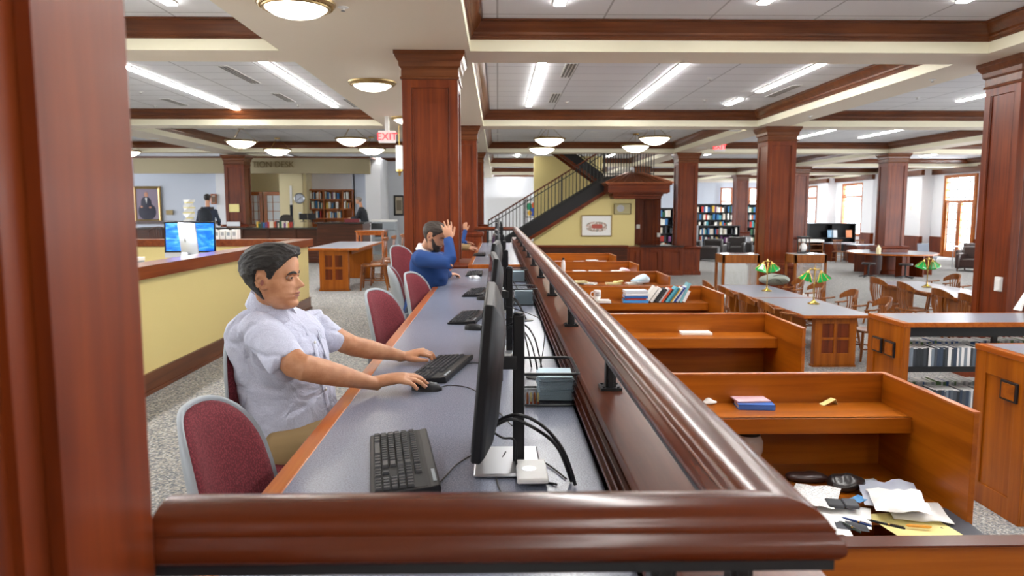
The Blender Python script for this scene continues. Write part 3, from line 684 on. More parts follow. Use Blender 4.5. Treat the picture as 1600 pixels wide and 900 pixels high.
# ================================================================ LEFT SIDE
wood('crown_cap', srgb('#64290c'), srgb('#7c3b16'), srgb('#8e4b22'), 'Y', .28, .4, .7)
t=thing('half_wall','yellow half wall with cherry cap wrapping the staff enclosure on the left','partition',(-2.7,6,0))
m=MB(); m.box(-2.84,-2.72,2.2,10.6,0,.91); m.box(-9.5,-2.72,10.46,10.58,0,.91); m.build('wall_panel','yellow_wall',t,world=True,smooth=False)
m=MB()
pr=[(-.02,.9),(-.02,.995),(-.012,1.0),(-.235,1.0),(-.245,.995),(-.245,.9)]
pth=[(-2.64,2.2),(-2.64,10.68),(-9.5,10.68)]
rs=[]
for i,(x,y) in enumerate(pth):
    rs.append([Vector((x+u,y+(u if i else 0),z)) if i<2 else Vector((x,y+u,z)) for u,z in pr])
m.rings(rs).build('cap','crown_cap',t,world=True,bev=.004,smooth=False)
m=MB(); m.box(-2.72,-2.7,2.2,10.6,0,.15); m.box(-2.7,-2.685,2.2,10.62,0,.025); m.box(-9.5,-2.7,10.58,10.6,0,.15); m.box(-2.72,-2.695,2.2,10.61,.15,.165)
m.build('baseboard','crown_wood_Y',t,world=True,smooth=False)
t=thing('staff_desk','staff work counter inside the yellow half wall','desk',(-3.4,7,0)); MB().box(-4.1,-2.86,4.5,9.5,.74,.78).build('worktop','white_plastic',t,world=True,smooth=False)
for y in (4.6,7,9.4): MB().box(-4.05,-2.9,y-.02,y+.02,0,.74).build('end_panel','white_plastic',t,world=True,smooth=False)
def imac(label,x,y,rz,blue):
    t=thing('desktop_computer',label,'computer',(x,y,.78),rz,'desktop computers behind the half wall')
    R=Matrix.Translation((0,0,.32))@Matrix.Rotation(-.08,4,'X'); m=MB()
    m.rings([[R@Vector((a*w,d,c*h)) for a,c in ((-1,-1),(1,-1),(1,1),(-1,1))] for w,h,d in ((.26,.19,-.008),(.264,.194,-.004),(.264,.194,.003),(.22,.15,.02),(.1,.06,.03))]); m.build('housing','silver',t,bev=.004)
    MB().box(-.262,.262,-.0095,-.0082,-.14,.192,R).build('bezel','screen_dark',t,smooth=False)
    MB().box(-.245,.245,-.0105,-.0096,-.122,.176,R).build('screen','blue_desktop' if blue else 'screen_dark',t,smooth=False)
    m=MB(); m.rings([[(-.09,.03,.22),(.09,.03,.22),(.09,.04,.22),(-.09,.04,.22)],[(-.09,.09,.03),(.09,.09,.03),(.09,.1,.03),(-.09,.1,.03)],[(-.09,.1,0),(.09,.1,0),(.09,.12,0),(-.09,.12,0)]]); m.box(-.09,.09,-.08,.12,0,.008); m.build('stand','silver',t,bev=.002)
    l=MB(); l.ell((0,.0,0),(.018,.003,.021),12,8,R@Matrix.Translation((0,.031,.02))); l.v=[v+Vector((0,.0,.0)) for v in l.v]; 
    l=MB(); l.ell((0,0,0),(.02,.0025,.023),14,8); l.ell((.004,0,.03),(.004,.002,.011),8,6,Matrix.Rotation(.5,4,'Y')); 
    l.xf(R@Matrix.Translation((0,.0305,.02))); l.build('fruit_emblem','screen_dark',t)
    return t
m=base('blue_desktop',srgb('#1d62cc'),.15,emit=.75,ecol=srgb('#1d62cc')); b=m.node_tree.nodes['Principled BSDF']
tc=N(m,'ShaderNodeTexCoord'); w_=N(m,'ShaderNodeTexNoise'); w_.inputs['Scale'].default_value=5; w_.inputs['Distortion'].default_value=2.5; mp=N(m,'ShaderNodeMapping'); mp.inputs['Scale'].default_value=(.7,1,2); L(m,tc.outputs['Object'],mp.inputs[0]); L(m,mp.outputs[0],w_.inputs[0])
c_=ramp(m,w_.outputs[0],[(.35,srgb('#0a2a78')),(.5,srgb('#1c66d0')),(.7,srgb('#6fb4f4'))]); L(m,c_,b.inputs['Emission Color'])
imac('desktop computer showing a blue wallpaper behind the half wall',-3.31,8.0,.12,True)
imac('silver desktop computer seen from the back in front of the blue screen',-3.06,7.35,2.25,False)
for k in range(7):
    o=MB(); o.box(-.15,.15,-.11,.11,0,.03,Rz(.05*(k%3)-.04)); tag(o.build('paper_tray',['white_plastic','grey_plastic'][k==5],loc=(-3.27,6.45,.78+k*.033),smooth=False,bev=.003),['bottom','second','third','fourth','fifth','dark sixth','topmost'][k]+' tray of the stack at the left end of the half wall','tray','stacked trays behind the half wall')
for k in range(6):
    t=thing('binder',ORD(k)+' white binder from the left on the far cap beside the blue screen','binder',(-4.13+k*.082,10.56,1.0),0,'white binders on the far cap')
    MB().box(-.034,.034,-.08,.08,0,.125+.01*(k%2)).build('cover','paper',t,bev=.003,smooth=False); MB().box(-.02,.02,-.083,-.08,.05,.1).build('spine_label',['grey_plastic','silver'][k%2],t,smooth=False)
# side table and three wooden chairs
def reading_table(label,x0,x1,y0,y1,zt,zf,ends=None,group='library tables'):
    t=thing('library_table',label,'table',((x0+x1)/2,(y0+y1)/2,zf),0,group)
    H=zt-zf; w=(x1-x0)/2; l=(y1-y0)/2
    MB().box(-w+.02,w-.02,-l+.02,l-.02,H-.035,H).build('tabletop','table_laminate',t,smooth=False)
    m=MB(); m.box(-w,w,-l,-l+.02,H-.04,H+.001); m.box(-w,w,l-.02,l,H-.04,H+.001); m.box(-w,-w+.02,-l,l,H-.04,H+.001); m.box(w-.02,w,-l,l,H-.04,H+.001)
    m.build('edge_band','edge_wood',t,bev=.004,smooth=False)
    m=MB(); m.box(-w+.18,w-.18,-l+.3,l-.3,H-.12,H-.035); m.build('apron','carrel_wood_Y',t,smooth=False)
    for s,y in enumerate(ends or (-l+.12,l-.12)):
        p=MB(); a=w-.2; p.box(-a,a,y-.05,y+.05,0,H-.035)
        q=-1 if y<0 else 1; y2=y+q*.05
        for u0,u1 in ((-a,-a+.1),(-.025,.025),(a-.1,a)): p.box(u0,u1,y2,y2+q*.02,.03,H-.04)
        for v0,v1 in ((.03,.2),(.38,.42),(H-.13,H-.04)): p.box(-a,a,y2,y2+q*.02,v0,v1)
        p.box(-a-.015,a+.015,y-.06,y+.06+q*.0,0,.03); p.build('end_panel','carrel_wood_Z',t,bev=.003,smooth=False)
        for u0,u1 in ((-a+.1,-.025),(.025,a-.1)):
            for v0,v1 in ((.2,.38),(.42,H-.13)): MB().box(u0-.002,u1+.002,y2-q*.004,y2+q*.006,v0-.002,v1+.002).build('inset_panel','column_wood_Z',t,smooth=False)
    return t
reading_table('grey-topped table with panelled end beyond the yellow half wall',-3.3,-2.4,12.75,15.4,.75,0)
def wood_chair(label,x,y,rz,z=0,arms=False,group='wooden library chairs'):
    t=thing('library_chair',label,'chair',(x,y,z),rz,group); sz=.45
    so=outline(24,.235,.225,3.2)
    MB().rings([[(a*s,b*s,sz+d) for a,b in so] for s,d in ((.96,-.035),(1,-.025),(1,-.008),(.95,0),(.6,-.008),(.05,-.012))]).build('seat','chair_wood',t)
    for sx in (-1,1):
        MB().tube([(sx*.19,.19,sz-.02),(sx*.21,.205,.22),(sx*.225,.22,0)],[.02,.022,.015],k=10).build('leg','chair_wood',t)
        MB().tube([(sx*.18,-.18,sz-.02),(sx*.2,-.21,.22),(sx*.215,-.25,0)],[.02,.022,.015],k=10).build('leg','chair_wood',t)
    s=MB(); 
    for sx in (-1,1): s.tube([(sx*.21,.2,.18),(sx*.2,-.215,.18)],.011,k=8)
    s.tube([(-.2,0,.18),(.2,0,.18)],.012,k=8); s.tube([(-.205,.205,.26),(.205,.205,.26)],.011,k=8); s.build('stretcher','chair_wood',t)
    top=.87 if arms else .92; R=.25
    def arc(a,r,yy): return (r*math.sin(a), yy-r*math.cos(a)+.0)
    # crest rail, curved around the sitter
    rs=[]
    for i in range(17):
        u=-1+2*i/16; a=u*(1.15 if arms else .6); r=.25 if arms else .38; cx=r*math.sin(a)*1.0; cy=(.02 if arms else .14)-r*math.cos(a); hh=(.115 if arms else .07)*(1-.45*abs(u)**3); z0=top-hh*.5+(.0 if arms else .01*(1-u*u))
        if arms: z0=top-.09*abs(u)**2.2
        n=(math.sin(a),-math.cos(a)); th=.016
        rs.append([(cx-n[0]*th,cy-n[1]*th,z0-hh/2),(cx+n[0]*th,cy+n[1]*th,z0-hh/2),(cx+n[0]*th*1.3,cy+n[1]*th*1.3,z0+hh/2),(cx-n[0]*th*.6,cy-n[1]*th*.6,z0+hh/2)])
    MB().rings(rs).build('crest_rail','chair_wood',t,bev=.005)
    n_=7 if arms else 5
    for i in range(n_):
        u=-.8+1.6*i/(n_-1); a=u*(.85 if arms else .5); r=.25 if arms else .37
        cx=r*math.sin(a); cy=(.02 if arms else .14)-r*math.cos(a)
        MB().tube([(cx*.8,-.17+.05*abs(u)**2*1.5,sz-.01),(cx*.95,(cy-.19)/2+.0,(sz+top)/2),(cx,cy,top-.03-(.05*abs(u)**2 if arms else 0))],[(.014,.008),(.021,.006),(.016,.007)],k=8,up=(0,1,0)).build('slat','chair_wood',t)
    if arms:
        for sx in (-1,1):
            MB().tube([(sx*.225,.0,top-.1),(sx*.245,.08,top-.115),(sx*.24,.2,top-.12)],[(.022,.013),(.028,.013),(.03,.012)],k=8,round_=True).build('armrest','chair_wood',t)
            MB().tube([(sx*.205,.13,sz-.02),(sx*.235,.15,top-.12)],.013,k=8).build('arm_post','chair_wood',t)
    return t
for k,(x,y) in enumerate(((-2.2,13.1),(-2.17,13.95),(-2.12,14.8))): wood_chair(['nearest','middle','farthest'][k]+' slat-back chair at the table beyond the half wall',x,y,math.pi/2+.08)
# bar table and printer
t=thing('stand_up_table','tall narrow wooden table the man in black stands behind','table',(-3.05,17.9,0)); MB().box(-.35,.35,-.3,.3,.87,.91).build('tabletop','edge_wood',t,bev=.004,smooth=False)
for sx in (-.3,.3):
    for sy in (-.25,.25): MB().tube([(sx,sy,.87),(sx*1.03,sy*1.03,0)],[.03,.022],k=8).build('leg','edge_wood',t)
MB().box(-.3,.3,-.26,-.24,.8,.87).build('apron','edge_wood',t,smooth=False); MB().box(-.3,.3,.24,.26,.8,.87).build('apron','edge_wood',t,smooth=False)
t=thing('laptop','small dark laptop on the tall narrow table','laptop',(-2.95,17.95,.91)); MB().box(-.14,.14,-.1,.1,0,.015).build('keyboard_deck','grey_plastic',t,smooth=False); MB().box(-.14,.14,.1,.11,.01,.19,Matrix.Rotation(-.2,4,'X')).build('lid','screen_dark',t,smooth=False)
t=thing('copier','grey office copier beside the central column','copier',(-3.55,23.5,0)); MB().box(-.4,.35,-.3,.3,0,.75).build('cabinet','grey_plastic',t,bev=.015); MB().box(-.38,.33,-.28,.28,.76,1.02).build('scanner','grey_plastic',t,bev=.02); MB().box(-.3,.1,-.315,-.3,.55,.72).build('paper_slot','black_plastic',t,smooth=False); MB().box(-.34,.3,-.312,-.3,.1,.5).build('drawer','silver',t,bev=.006); MB().box(-.4,.33,-.28,.28,1.02,1.08).build('lid','white_plastic',t,bev=.01)
# info desk
t=thing('information_desk','long dark cherry service desk with black stone top','desk',(-6.5,20,0))
m=MB(); m.box(-9.6,-4.7,19.6,20.5,0,.89); m.box(-4.75,-3.55,19.5,20.6,0,1.03); m.box(-4.72,-3.6,19.48,19.5,.1,.12); 
for k in range(7): m.box(-9.6+k*.7,-9.52+k*.7,19.57,19.6,0,.89)
m.box(-9.6,-4.7,19.58,19.6,.0,.14); m.build('body','dark_wood',t,world=True,bev=.004,smooth=False)
m=MB(); m.box(-9.65,-4.75,19.5,20.55,.89,.93); m.box(-4.8,-3.5,19.42,20.65,1.03,1.07); m.build('stone_top','granite',t,world=True,bev=.004,smooth=False)
MB().box(-9.6,-4.7,20.55,21.4,.72,.76).build('inner_worktop','dark_wood',t,world=True,smooth=False)
# zig-zag stack tower
for k in range(22):
    o=MB(); o.box(-.12,.12,-.09,.09,0,.03,Rz(.28*k)); tag(o.build('stacked_book',['paper','paper_yellow'][k%4==3],loc=(-8.27+.012*math.sin(k),20.0,.93+k*.034),smooth=False),ORD(k)+' book from the bottom in the twisting tower on the information desk','book','twisting book tower')
rb=random.Random(5)
cols=['#b7352c','#2e6da4','#e0d8c8','#3a3f46','#4b9aa8','#d8b24a','#7a4a7e','#efefe8','#2c5a3a','#c0703a']
def book(label,x,y,z,w,d,h,col,rx=0,rz=0,group=None,flat=False,pages=True,lean=0):
    t=thing('book',label,'book',(x,y,z),rz,group)
    M_=Matrix.Rotation(lean,4,'Y')
    if flat:
        m=MB(); m.box(-w/2,w/2,-d/2,d/2,0,.004); m.box(-w/2,w/2,-d/2,d/2,h-.004,h); m.box(-w/2,w/2,-d/2,-d/2+.004,0,h); m.build('cover',colmat(col,.45),t,smooth=False)
        MB().box(-w/2+.004,w/2-.004,-d/2+.004,d/2-.006,.004,h-.004).build('pages','paper',t,smooth=False)
    else:
        m=MB(); m.box(0,.003,-d/2,d/2,0,h,M_); m.box(w-.003,w,-d/2,d/2,0,h,M_); m.box(0,w,-d/2,-d/2+.003,0,h,M_); m.build('cover',colmat(col,.45),t,smooth=False)
        MB().box(.003,w-.003,-d/2+.003,d/2-.004,.003,h-.005,M_).build('pages','paper',t,smooth=False)
    return t
CN={'#b7352c':'red','#2e6da4':'blue','#e0d8c8':'cream','#3a3f46':'charcoal','#4b9aa8':'teal','#d8b24a':'mustard','#7a4a7e':'purple','#efefe8':'white','#2c5a3a':'green','#c0703a':'orange'}
def tiny_book(x,y,z,w,d,h,col,label,group):
    o=MB().box(0,w,-d/2,d/2,0,h).build('book',colmat(col,.5),loc=(x,y,z),smooth=False); return tag(o,label,'book',group)
x=-9.1+.15
x=at(402,355,y=19.9).x; bk=0
while x<at(456,355,y=19.9).x:
    w=rb.uniform(.03,.06); c=rb.choice(cols); tiny_book(x,19.9,.93,w,.15,rb.uniform(.1,.17),c,CN[c]+' book, '+ORD(bk)+' from the left on the information desk counter','small books on the information desk'); x+=w+.006; bk+=1
for k,px in enumerate((479,492)):
    t=thing('desk_monitor',['left','right'][k]+' of two monitors on the raised information desk','monitor',(at(px+5,340,y=20.9).x,20.2,1.07)); MB().box(-.11,.11,-.01,.02,.06,.23).build('panel','black_plastic',t,bev=.004); MB().box(-.015,.015,0,.02,0,.08).build('stand','black_plastic',t,smooth=False); MB().box(-.07,.07,-.05,.05,0,.01).build('base','black_plastic',t,smooth=False)
tag(MB().box(-.2,.2,-.02,0.01,0,.09).build('desk_sign',colmat('#6b1c24'),loc=(at(550,342,y=19.8).x,19.8,1.07),smooth=False,bev=.004),'dark red name sign on the raised information desk','sign')
t=thing('office_chair_back','black office chair behind the information desk','chair',(at(440,350,y=21.5).x,22.0,0)); MB().rings([[(a*s,d,1.0+b*s) for a,b in outline(20,.22,.26)] for s,d in ((.1,-.03),(.9,-.03),(1,0),(.9,.04),(.1,.04))]).build('backrest','black_leather',t); MB().box(-.25,.25,-.5,0,.45,.53).build('seat','black_leather',t,bev=.02); MB().tube([(0,-.25,0.05),(0,-.25,.45)],.03).build('gas_column','black_metal',t); MB().box(-.25,.25,-.28,-.22,0,.06).build('base','black_metal',t,bev=.01); MB().box(-.03,.03,-.0,.04,.45,.85).build('back_support','black_metal',t,smooth=False)
t['label']='black office chair back above the information desk counter'; t.name='office_chair'
# fascia with lettering
t=thing('sign_fascia','khaki fascia over the information desk with bronze capital letters','sign',(-8.8,26.5,2.67))
m=MB(); xs=[-12.9,-11,-9,-7,-5.6,-4.6]; ys=[26.6,26.5,26.45,26.45,26.55,26.9]
n=m.add([(x,y,z) for z in (2.67,3.2) for x,y in zip(xs,ys)]+[(x,y+.15,z) for z in (2.67,3.2) for x,y in zip(xs,ys)])
for i in range(5): m.quad(n+i,n+i+1,n+6+i+1,n+6+i); m.quad(n+12+i,n+18+i,n+19+i,n+13+i); m.quad(n+i,n+12+i,n+13+i,n+i+1); m.quad(n+6+i,n+7+i,n+19+i,n+18+i)
m.quad(n,n+6,n+18,n+12); m.quad(n+5,n+17,n+23,n+11); m.build('fascia','khaki_band',t,world=True)
text_part('lettering','TION DESK',.29,'sign_bronze',t,(at(427,258,y=26.43).x+8.8,-.1,.3),(math.pi/2,0,0),.01)
struct(MB().box(-13,-4.5,26.4,28.2,3.2,3.26).build('trim_bulkhead','crown_wood_X',smooth=False))
# pictures
def picture(label,px0,py0,px1,py1,y,frame='antique_brass',canvas='paper',fw=.05,cat='picture',inset=None):
    a=at(px0,py0,y=y); b=at(px1,py1,y=y); cx,cz=(a.x+b.x)/2,(a.z+b.z)/2; w,h=abs(b.x-a.x)/2,abs(a.z-b.z)/2
    t=thing('framed_picture',label,cat,(cx,y,cz)); m=MB()
    m.rings([[(-(w-i),d,-(h-i)),((w-i),d,-(h-i)),((w-i),d,(h-i)),(-(w-i),d,(h-i))] for i,d in ((0,0),(0,-.03),(fw*.5,-.045),(fw,-.02),(fw,-.005))],cap=False); m.build('frame',frame,t,ang=.3)
    MB().box(-w+fw*.9,w-fw*.9,-.012,-.006,-h+fw*.9,h-fw*.9).build('canvas',canvas,t,smooth=False)
    return t,w,h
t,w,h=picture('framed portrait of a seated person in a dark suit on the blue wall',208,291,253.5,347,28.15,fw=.1,canvas=colmat('#8b7d8f'))
q=MB(); q.rings([[(a*s*.33-.02,d,-.28+b*s*.3) for a,b in outline(18,1,1,2.4)] for s,d in ((1,-.013),(.8,-.02),(.05,-.022))]); q.rings([[(a*s*.2-.05,d,0+b*s*.28) for a,b in outline(18,1,1,2.4)] for s,d in ((1,-.013),(.8,-.024),(.05,-.026))]); q.build('painted_suit',colmat('#232338'),t)
MB().rings([[(a*s-.04,d,.36+b*s*1.3) for a,b in outline(16,.075,.075,2)] for s,d in ((1,-.013),(.8,-.022),(.05,-.025))]).build('painted_head',colmat('#c08a72'),t)
MB().poly([(-.07,-.03,.25),(-.01,-.03,.25),(-.04,-.03,.05)]); m=MB(); m.prism([(-.08,.24),(0,.24),(-.03,.02)],'Y',-.03,-.026); m.build('painted_collar','paper',t,smooth=False)
for k,(a,b) in enumerate(((.1,-.12),(-.22,-.1))): MB().ell((a,-.022,b),(.05,.008,.04)).build('painted_hand',colmat('#c08a72'),t)
tag(MB().box(-.13,.13,-.02,0,-.09,.09).build('wall_plaque','sign_bronze',loc=at(265,332,y=28.15),smooth=False,bev=.004),'small bronze plaque right of the portrait','plaque')
t,w,h=picture('small portrait picture in a red-brown frame above the backpack man',329,303,339,319,27.95,'edge_wood',colmat('#cfc6b8'),.05)
MB().box(-.06,.06,-.014,-.012,-.12,.1).build('print',colmat('#7e6a5a'),t,smooth=False)
t,w,h=picture('dark framed picture at the left edge of the central column',615,305,632,337,29.6,'black_plastic',colmat('#b9ad97'),.07); MB().box(-.1,.1,-.014,-.012,-.2,.2).build('print',colmat('#7b705c'),t,smooth=False)
# clock
c=at(468,310,y=27.65); t=thing('wall_clock','round silver wall clock beside the bookcase','clock',c); X90=Matrix.Rotation(math.pi/2,4,'X')
MB().lathe([(.2,0),(.2,.03),(.18,.045),(.165,.04),(.165,.02)],M=X90).build('rim','steel',t); MB().lathe([(.165,.021),(.002,.022)],M=X90).build('dial','blue_wall',t)
m=MB()
for k in range(12): a=k*math.pi/6; m.box(-.004,.004,-.025,-.023,.13,.155,Matrix.Rotation(a,4,'Y'))
m.build('hour_marks','black_plastic',t,smooth=False)
for l_,a in ((.09,1.0),(.13,4.0)): MB().box(-.006,.006,-.03,-.027,0,l_,Matrix.Rotation(a,4,'Y')).build('hand','black_plastic',t,smooth=False)
# bookcase
bx0=at(481,300,y=28.3).x; bx1=at(552,300,y=28.3).x; zt=at(500,296,y=28.3).z; W_=bx1-bx0
t=thing('bookcase','open cherry bookcase on the wall behind the information desk','bookcase',((bx0+bx1)/2,28.45,0)); w=W_/2
m=MB(); m.box(-w,w,.18,.2,.3,zt); 
for x in (-w,-w*.33,w*.5,w-.04): m.box(x,x+.04,-.15,.2,.0,zt)
m.build('case','edge_wood',t,smooth=False)
shz=[zt-.04-.36*k for k in range(5)]
for k in range(5): MB().box(-w,w,-.16,.18,shz[k],shz[k]+.04).build('shelf','edge_wood',t,smooth=False)
for k,z in enumerate(shz[1:4]):
    bk=0
    for (xa,xb) in ((-w+.05,-w*.33-.02),(-w*.33+.06,w*.5-.03),(w*.5+.06,w-.06)):
        if rb.random()<.2: continue
        x=xa
        while x<xb-.05:
            w2=rb.uniform(.025,.05); c=rb.choice(cols+['#efefe8']*5+['#2b6fae']*3); 
            if c not in CN: c='#2e6da4'
            if rb.random()<.75: tiny_book((bx0+bx1)/2+x,28.4,z+.04,w2,.16,rb.uniform(.2,.29),c,CN[c]+' book, '+ORD(bk)+' from the left on the '+['top','middle','low'][k]+' shelf of the cherry bookcase','books in the cherry bookcase'); bk+=1
            x+=w2+.005
# glazed interior doors behind the column
def glazed(nm,px0,px1,label):
    a=at(px0,300,y=28.9); b=at(px1,300,y=28.9); w=(b.x-a.x)/2; t=thing(nm,label,'door',((a.x+b.x)/2,28.9,0)); t['kind']='structure'; H=2.08
    m=MB(); m.box(-w,-w+.12,-.04,.04,0,H); m.box(w-.12,w,-.04,.04,0,H); m.box(-w,w,-.04,.04,H-.14,H); m.box(-w,w,-.04,.04,0,.3); m.build('frame','edge_wood',t,smooth=False)
    g=MB()
    for i in (1,2): g.box(-w+2*w*i/3-.01,-w+2*w*i/3+.01,-.02,.02,.3,H-.1)
    for i in range(1,5): g.box(-w+.1,w-.1,-.02,.02,.3+i*.34,.32+i*.34)
    g.build('muntins','edge_wood',t,smooth=False); MB().box(-w+.1,w-.1,.0,.006,.3,H-.1).build('pane',colmat('#d9e2ec',.3),t,smooth=False)
glazed('door_2',412,453,'glazed cherry door beside the wall clock'); glazed('door_3',388,410,'narrow glazed panel beside the dark column')
# wall band under the blue wall, shelf strip
struct(MB().box(-20,-10.6,28.1,28.2,.85,.97).build('baseboard_back','dark_wood',smooth=False))
t=thing('windsor_chair','spindle-back chair in front of the blue wall','chair',(at(248,375,y=17.5).x,17.5,0)); MB().tube(spline([(-.22,0,.7),(-.2,0,.92),(0,0,1.0),(.2,0,.92),(.22,0,.7)],6),.014,k=8).build('hoop','dark_wood',t)
for k in range(6): x=-.15+.06*k; MB().tube([(x*.9,0.02,.45),(x,0,.98-abs(x)*.5)],.008,k=6).build('spindle','dark_wood',t)
MB().box(-.22,.22,0,.4,.42,.46).build('seat','dark_wood',t,bev=.01)
for sx in (-.18,.18):
    for sy in (.04,.36): MB().tube([(sx,sy,.42),(sx*1.2,sy,0)],.015,k=8).build('leg','dark_wood',t)
# hanging flag
c=at(455,320,y=27.69); t=thing('hanging_pennant','dark and white hanging pennant beside the door','pennant',c); MB().box(-.05,.05,-.01,.0,-.65,0).build('cloth','dark_cloth',t,smooth=False); MB().box(-.04,.04,-.014,-.002,0,.7).build('upper_cloth','paper',t,smooth=False)
# switch plate wall
tag(MB().box(-.05,.05,-.02,0,-.08,.08).build('wall_plate','white_plastic',loc=at(469,335,y=27.68),smooth=False,bev=.004),'white wall plate under the clock','switch')
# lantern-like white sconce on central column side
c=at(624,249,y=16.4)
t=thing('hanging_speaker','slim white and brass wall lantern left of the central column','lamp',(c.x,16.4,c.z)); t.name='wall_lantern'; MB().box(-.07,.07,-.07,.07,-.22,.3).build('shade','paper',t,bev=.01); MB().lathe([(.08,-.26),(.08,-.22),(.03,-.3),(.02,-.36)]).build('finial','brass',t); MB().tube([(0,0,.3),(0,0,SOF-c.z)],.008,k=6).build('rod','brass',t)
# ================================================================ RIGHT SIDE
def carrel(y,xr,label,yd=.82,full=True):
    """back panel at y+... faces the camera; side panel runs toward the camera"""
    t=thing('study_carrel',label,'carrel',(1.6,y,LOW),0,'orange-brown study carrels below the partition'); H=.48-LOW
    xl=.9-1.6; xr-=1.6
    MB().box(xl,xr,0,.03,0,H).build('back_panel','carrel_wood_X',t,bev=.003,smooth=False)
    if not full:
        MB().box(xl,xr,-.03,.036,H,H+.006).build('cap_strip','rail_wood_X',t,smooth=False); MB().box(xl+.03,xr-.03,-yd+.04,0,H-.56,H-.53).build('desk_surface','carrel_wood_X',t,bev=.003,smooth=False); return t
    for x in (xl,xr-.03):
        MB().prism([(0,0),(-yd,0),(-yd,H-.0),(0,H)],'X',x,x+.03).build('side_panel','carrel_wood_Y',t,bev=.003,smooth=False)
    MB().box(xl+.03,xr-.03,-.32,0,H-.19,H-.165).build('shelf','carrel_wood_X',t,bev=.002,smooth=False)
    MB().box(xl+.03,xr-.03,-.325,-.3,H-.25,H-.165).build('shelf_lip','carrel_wood_X',t,bev=.002,smooth=False)
    MB().box(xl+.03,xr-.03,-yd+.04,0,H-.56,H-.53).build('desk_surface','carrel_wood_X',t,bev=.003,smooth=False)
    m=MB(); m.box(xl,xr,-.0,.035,H,H+.006); m.box(xl,xl+.032,-yd,0,H,H+.006); m.box(xr-.032,xr+.002,-yd,0,H,H+.006); m.build('cap_strip','edge_wood',t,smooth=False)
    return t
CY=[1.99,4.13,6.56,8.95,11.05,13.2,15.6]; CX=[3.0,2.25,2.45,2.53,2.42,2.39,2.39]
CL=['nearest study carrel, only its back top edge showing at the bottom right','study carrel cluttered with papers, pens and a plastic jar','study carrel with one white booklet on its shelf','study carrel holding the mug and a leaning row of books','study carrel with crumpled papers on its shelf','study carrel with scattered pages and a bottle, second from the far end','farthest study carrel with a row of white papers']
for y,x,l in zip(CY,CX,CL): carrel(y,x,l,full=(y>3))
def SH(k): return .48-.165+.0   # shelf top height
SZ=.315; DT=-.05
# carrel 1 contents
book('blue paperback lying under a pink-and-white booklet on the cluttered carrel shelf',*at(1178,636,z=SZ).xy[:],SZ,.2,.135,.03,'#3f6fc4',rz=-.1,flat=True,group='shelf paperbacks')
book('pink-and-white booklet on top of the blue paperback',*(at(1172,633,z=SZ).xy),SZ+.031,.19,.13,.008,'#e6c3cc',rz=.06,flat=True)
p=at(1295,632,z=SZ); t=thing('sticky_note_pad','folded pale yellow paper slip on the carrel shelf','paper',(p.x,p.y,SZ),.3); MB().rings([[(-.05,-.02,.001),(-.05,.02,.001),(-.05,.02,.004),(-.05,-.02,.004)],[(.03,-.02,.03),(.03,.02,.03),(.03,.02,.033),(.03,-.02,.033)],[(.045,-.02,.001),(.045,.02,.001),(.048,.02,.001),(.048,-.02,.001)]]).build('slip','paper_yellow',t,smooth=False)
t.name='folded_slip'
def blob(name,label,cat,px,py,z,r,mat,seed=0,group=None,amp=.35,y=None):
    p=at(px,py,z=z) if y is None else at(px,py,y=y); m=MB(); m.ell((0,0,r[2]*.85),r,20,12); 
    for i,v in enumerate(m.v):
        n_=noise.noise(Vector(v)*(1.1/max(r))+Vector((seed,0,0))); m.v[i]=Vector((v.x*(1+amp*n_),v.y*(1+amp*n_),max(0.001,v.z*(1+amp*n_*1.5))))
    return tag(m.build(name,mat,loc=(p.x,p.y,z),ang=.5),label,cat,group)
blob('tissue','crumpled white tissue on the shelf by the handrail','tissue',1107,631,SZ,(.045,.03,.014),'paper',2)
# jar
p=at(1182,738,z=DT); t=thing('plastic_jar','clear plastic jar with black lid on the carrel desk','jar',(1.395,3.96,DT)); t.scale=(1.3,1.3,1.3)
MB().lathe([(.001,0.001),(.055,.001),(.06,.01),(.06,.05),(.052,.07),(.052,.09),(.06,.11),(.06,.15),(.05,.172),(.042,.18),(.042,.185)],k=28).build('body','clear_plastic',t)
MB().lathe([(.046,.178),(.048,.182),(.048,.208),(.045,.212),(.001,.212)],k=28).build('lid','black_plastic',t)
m=MB(); m.lathe([(.0525,.068),(.0525,.094)],k=28); m=MB(); rs=[[(.0615*math.cos(a),.0615*math.sin(a),z) for a in [-2.4+1.6*i/10 for i in range(11)]] for z in (.012,.05)]; m.rings(rs,cap=False,closed=False); m.build('label','paper',t)
MB().lathe([(.001,.004),(.05,.004),(.05,.06),(.001,.06)],k=20).build('contents',colmat('#d8d2c4'),t)
# papers
def sheet(label,px,py,rz,w=.216,d=.279,mat='paper',z=DT,cur=.015,dz=0,seed=0,group=None,fold=0,name='paper_sheet',text=False):
    p=at(px,py,z=z+dz); m=MB(); n=8; P=[]
    for s in (0,.0012):
        for j in range(n+1):
            for i in range(n+1):
                u,v=i/n-.5,j/n-.5; zz=dz+.001+s+cur*(abs(noise.noise(Vector((u*2.2+seed,v*2.2,seed))))*1.2+max(0,u+v-.4)*.8)
                P.append((u*w,v*d,zz))
    b=m.add(P); K=(n+1)**2
    for j in range(n):
        for i in range(n):
            a=j*(n+1)+i; m.quad(b+a,b+a+1,b+a+n+2,b+a+n+1); m.quad(b+K+a,b+K+a+n+1,b+K+a+n+2,b+K+a+1)
    for i in range(n):
        m.quad(b+i,b+K+i,b+K+i+1,b+i+1); a=n*(n+1)+i; m.quad(b+a,b+a+1,b+K+a+1,b+K+a)
        a=i*(n+1); c=a+n+1; m.quad(b+a,b+c,b+K+c,b+K+a); a=a+n; c=a+n+1; m.quad(b+a,b+K+a,b+K+c,b+c)
    o=m.build(name,mat,loc=(p.x,p.y,z),rot=(0,0,rz),ang=1.2); tag(o,label,'paper',group); return o
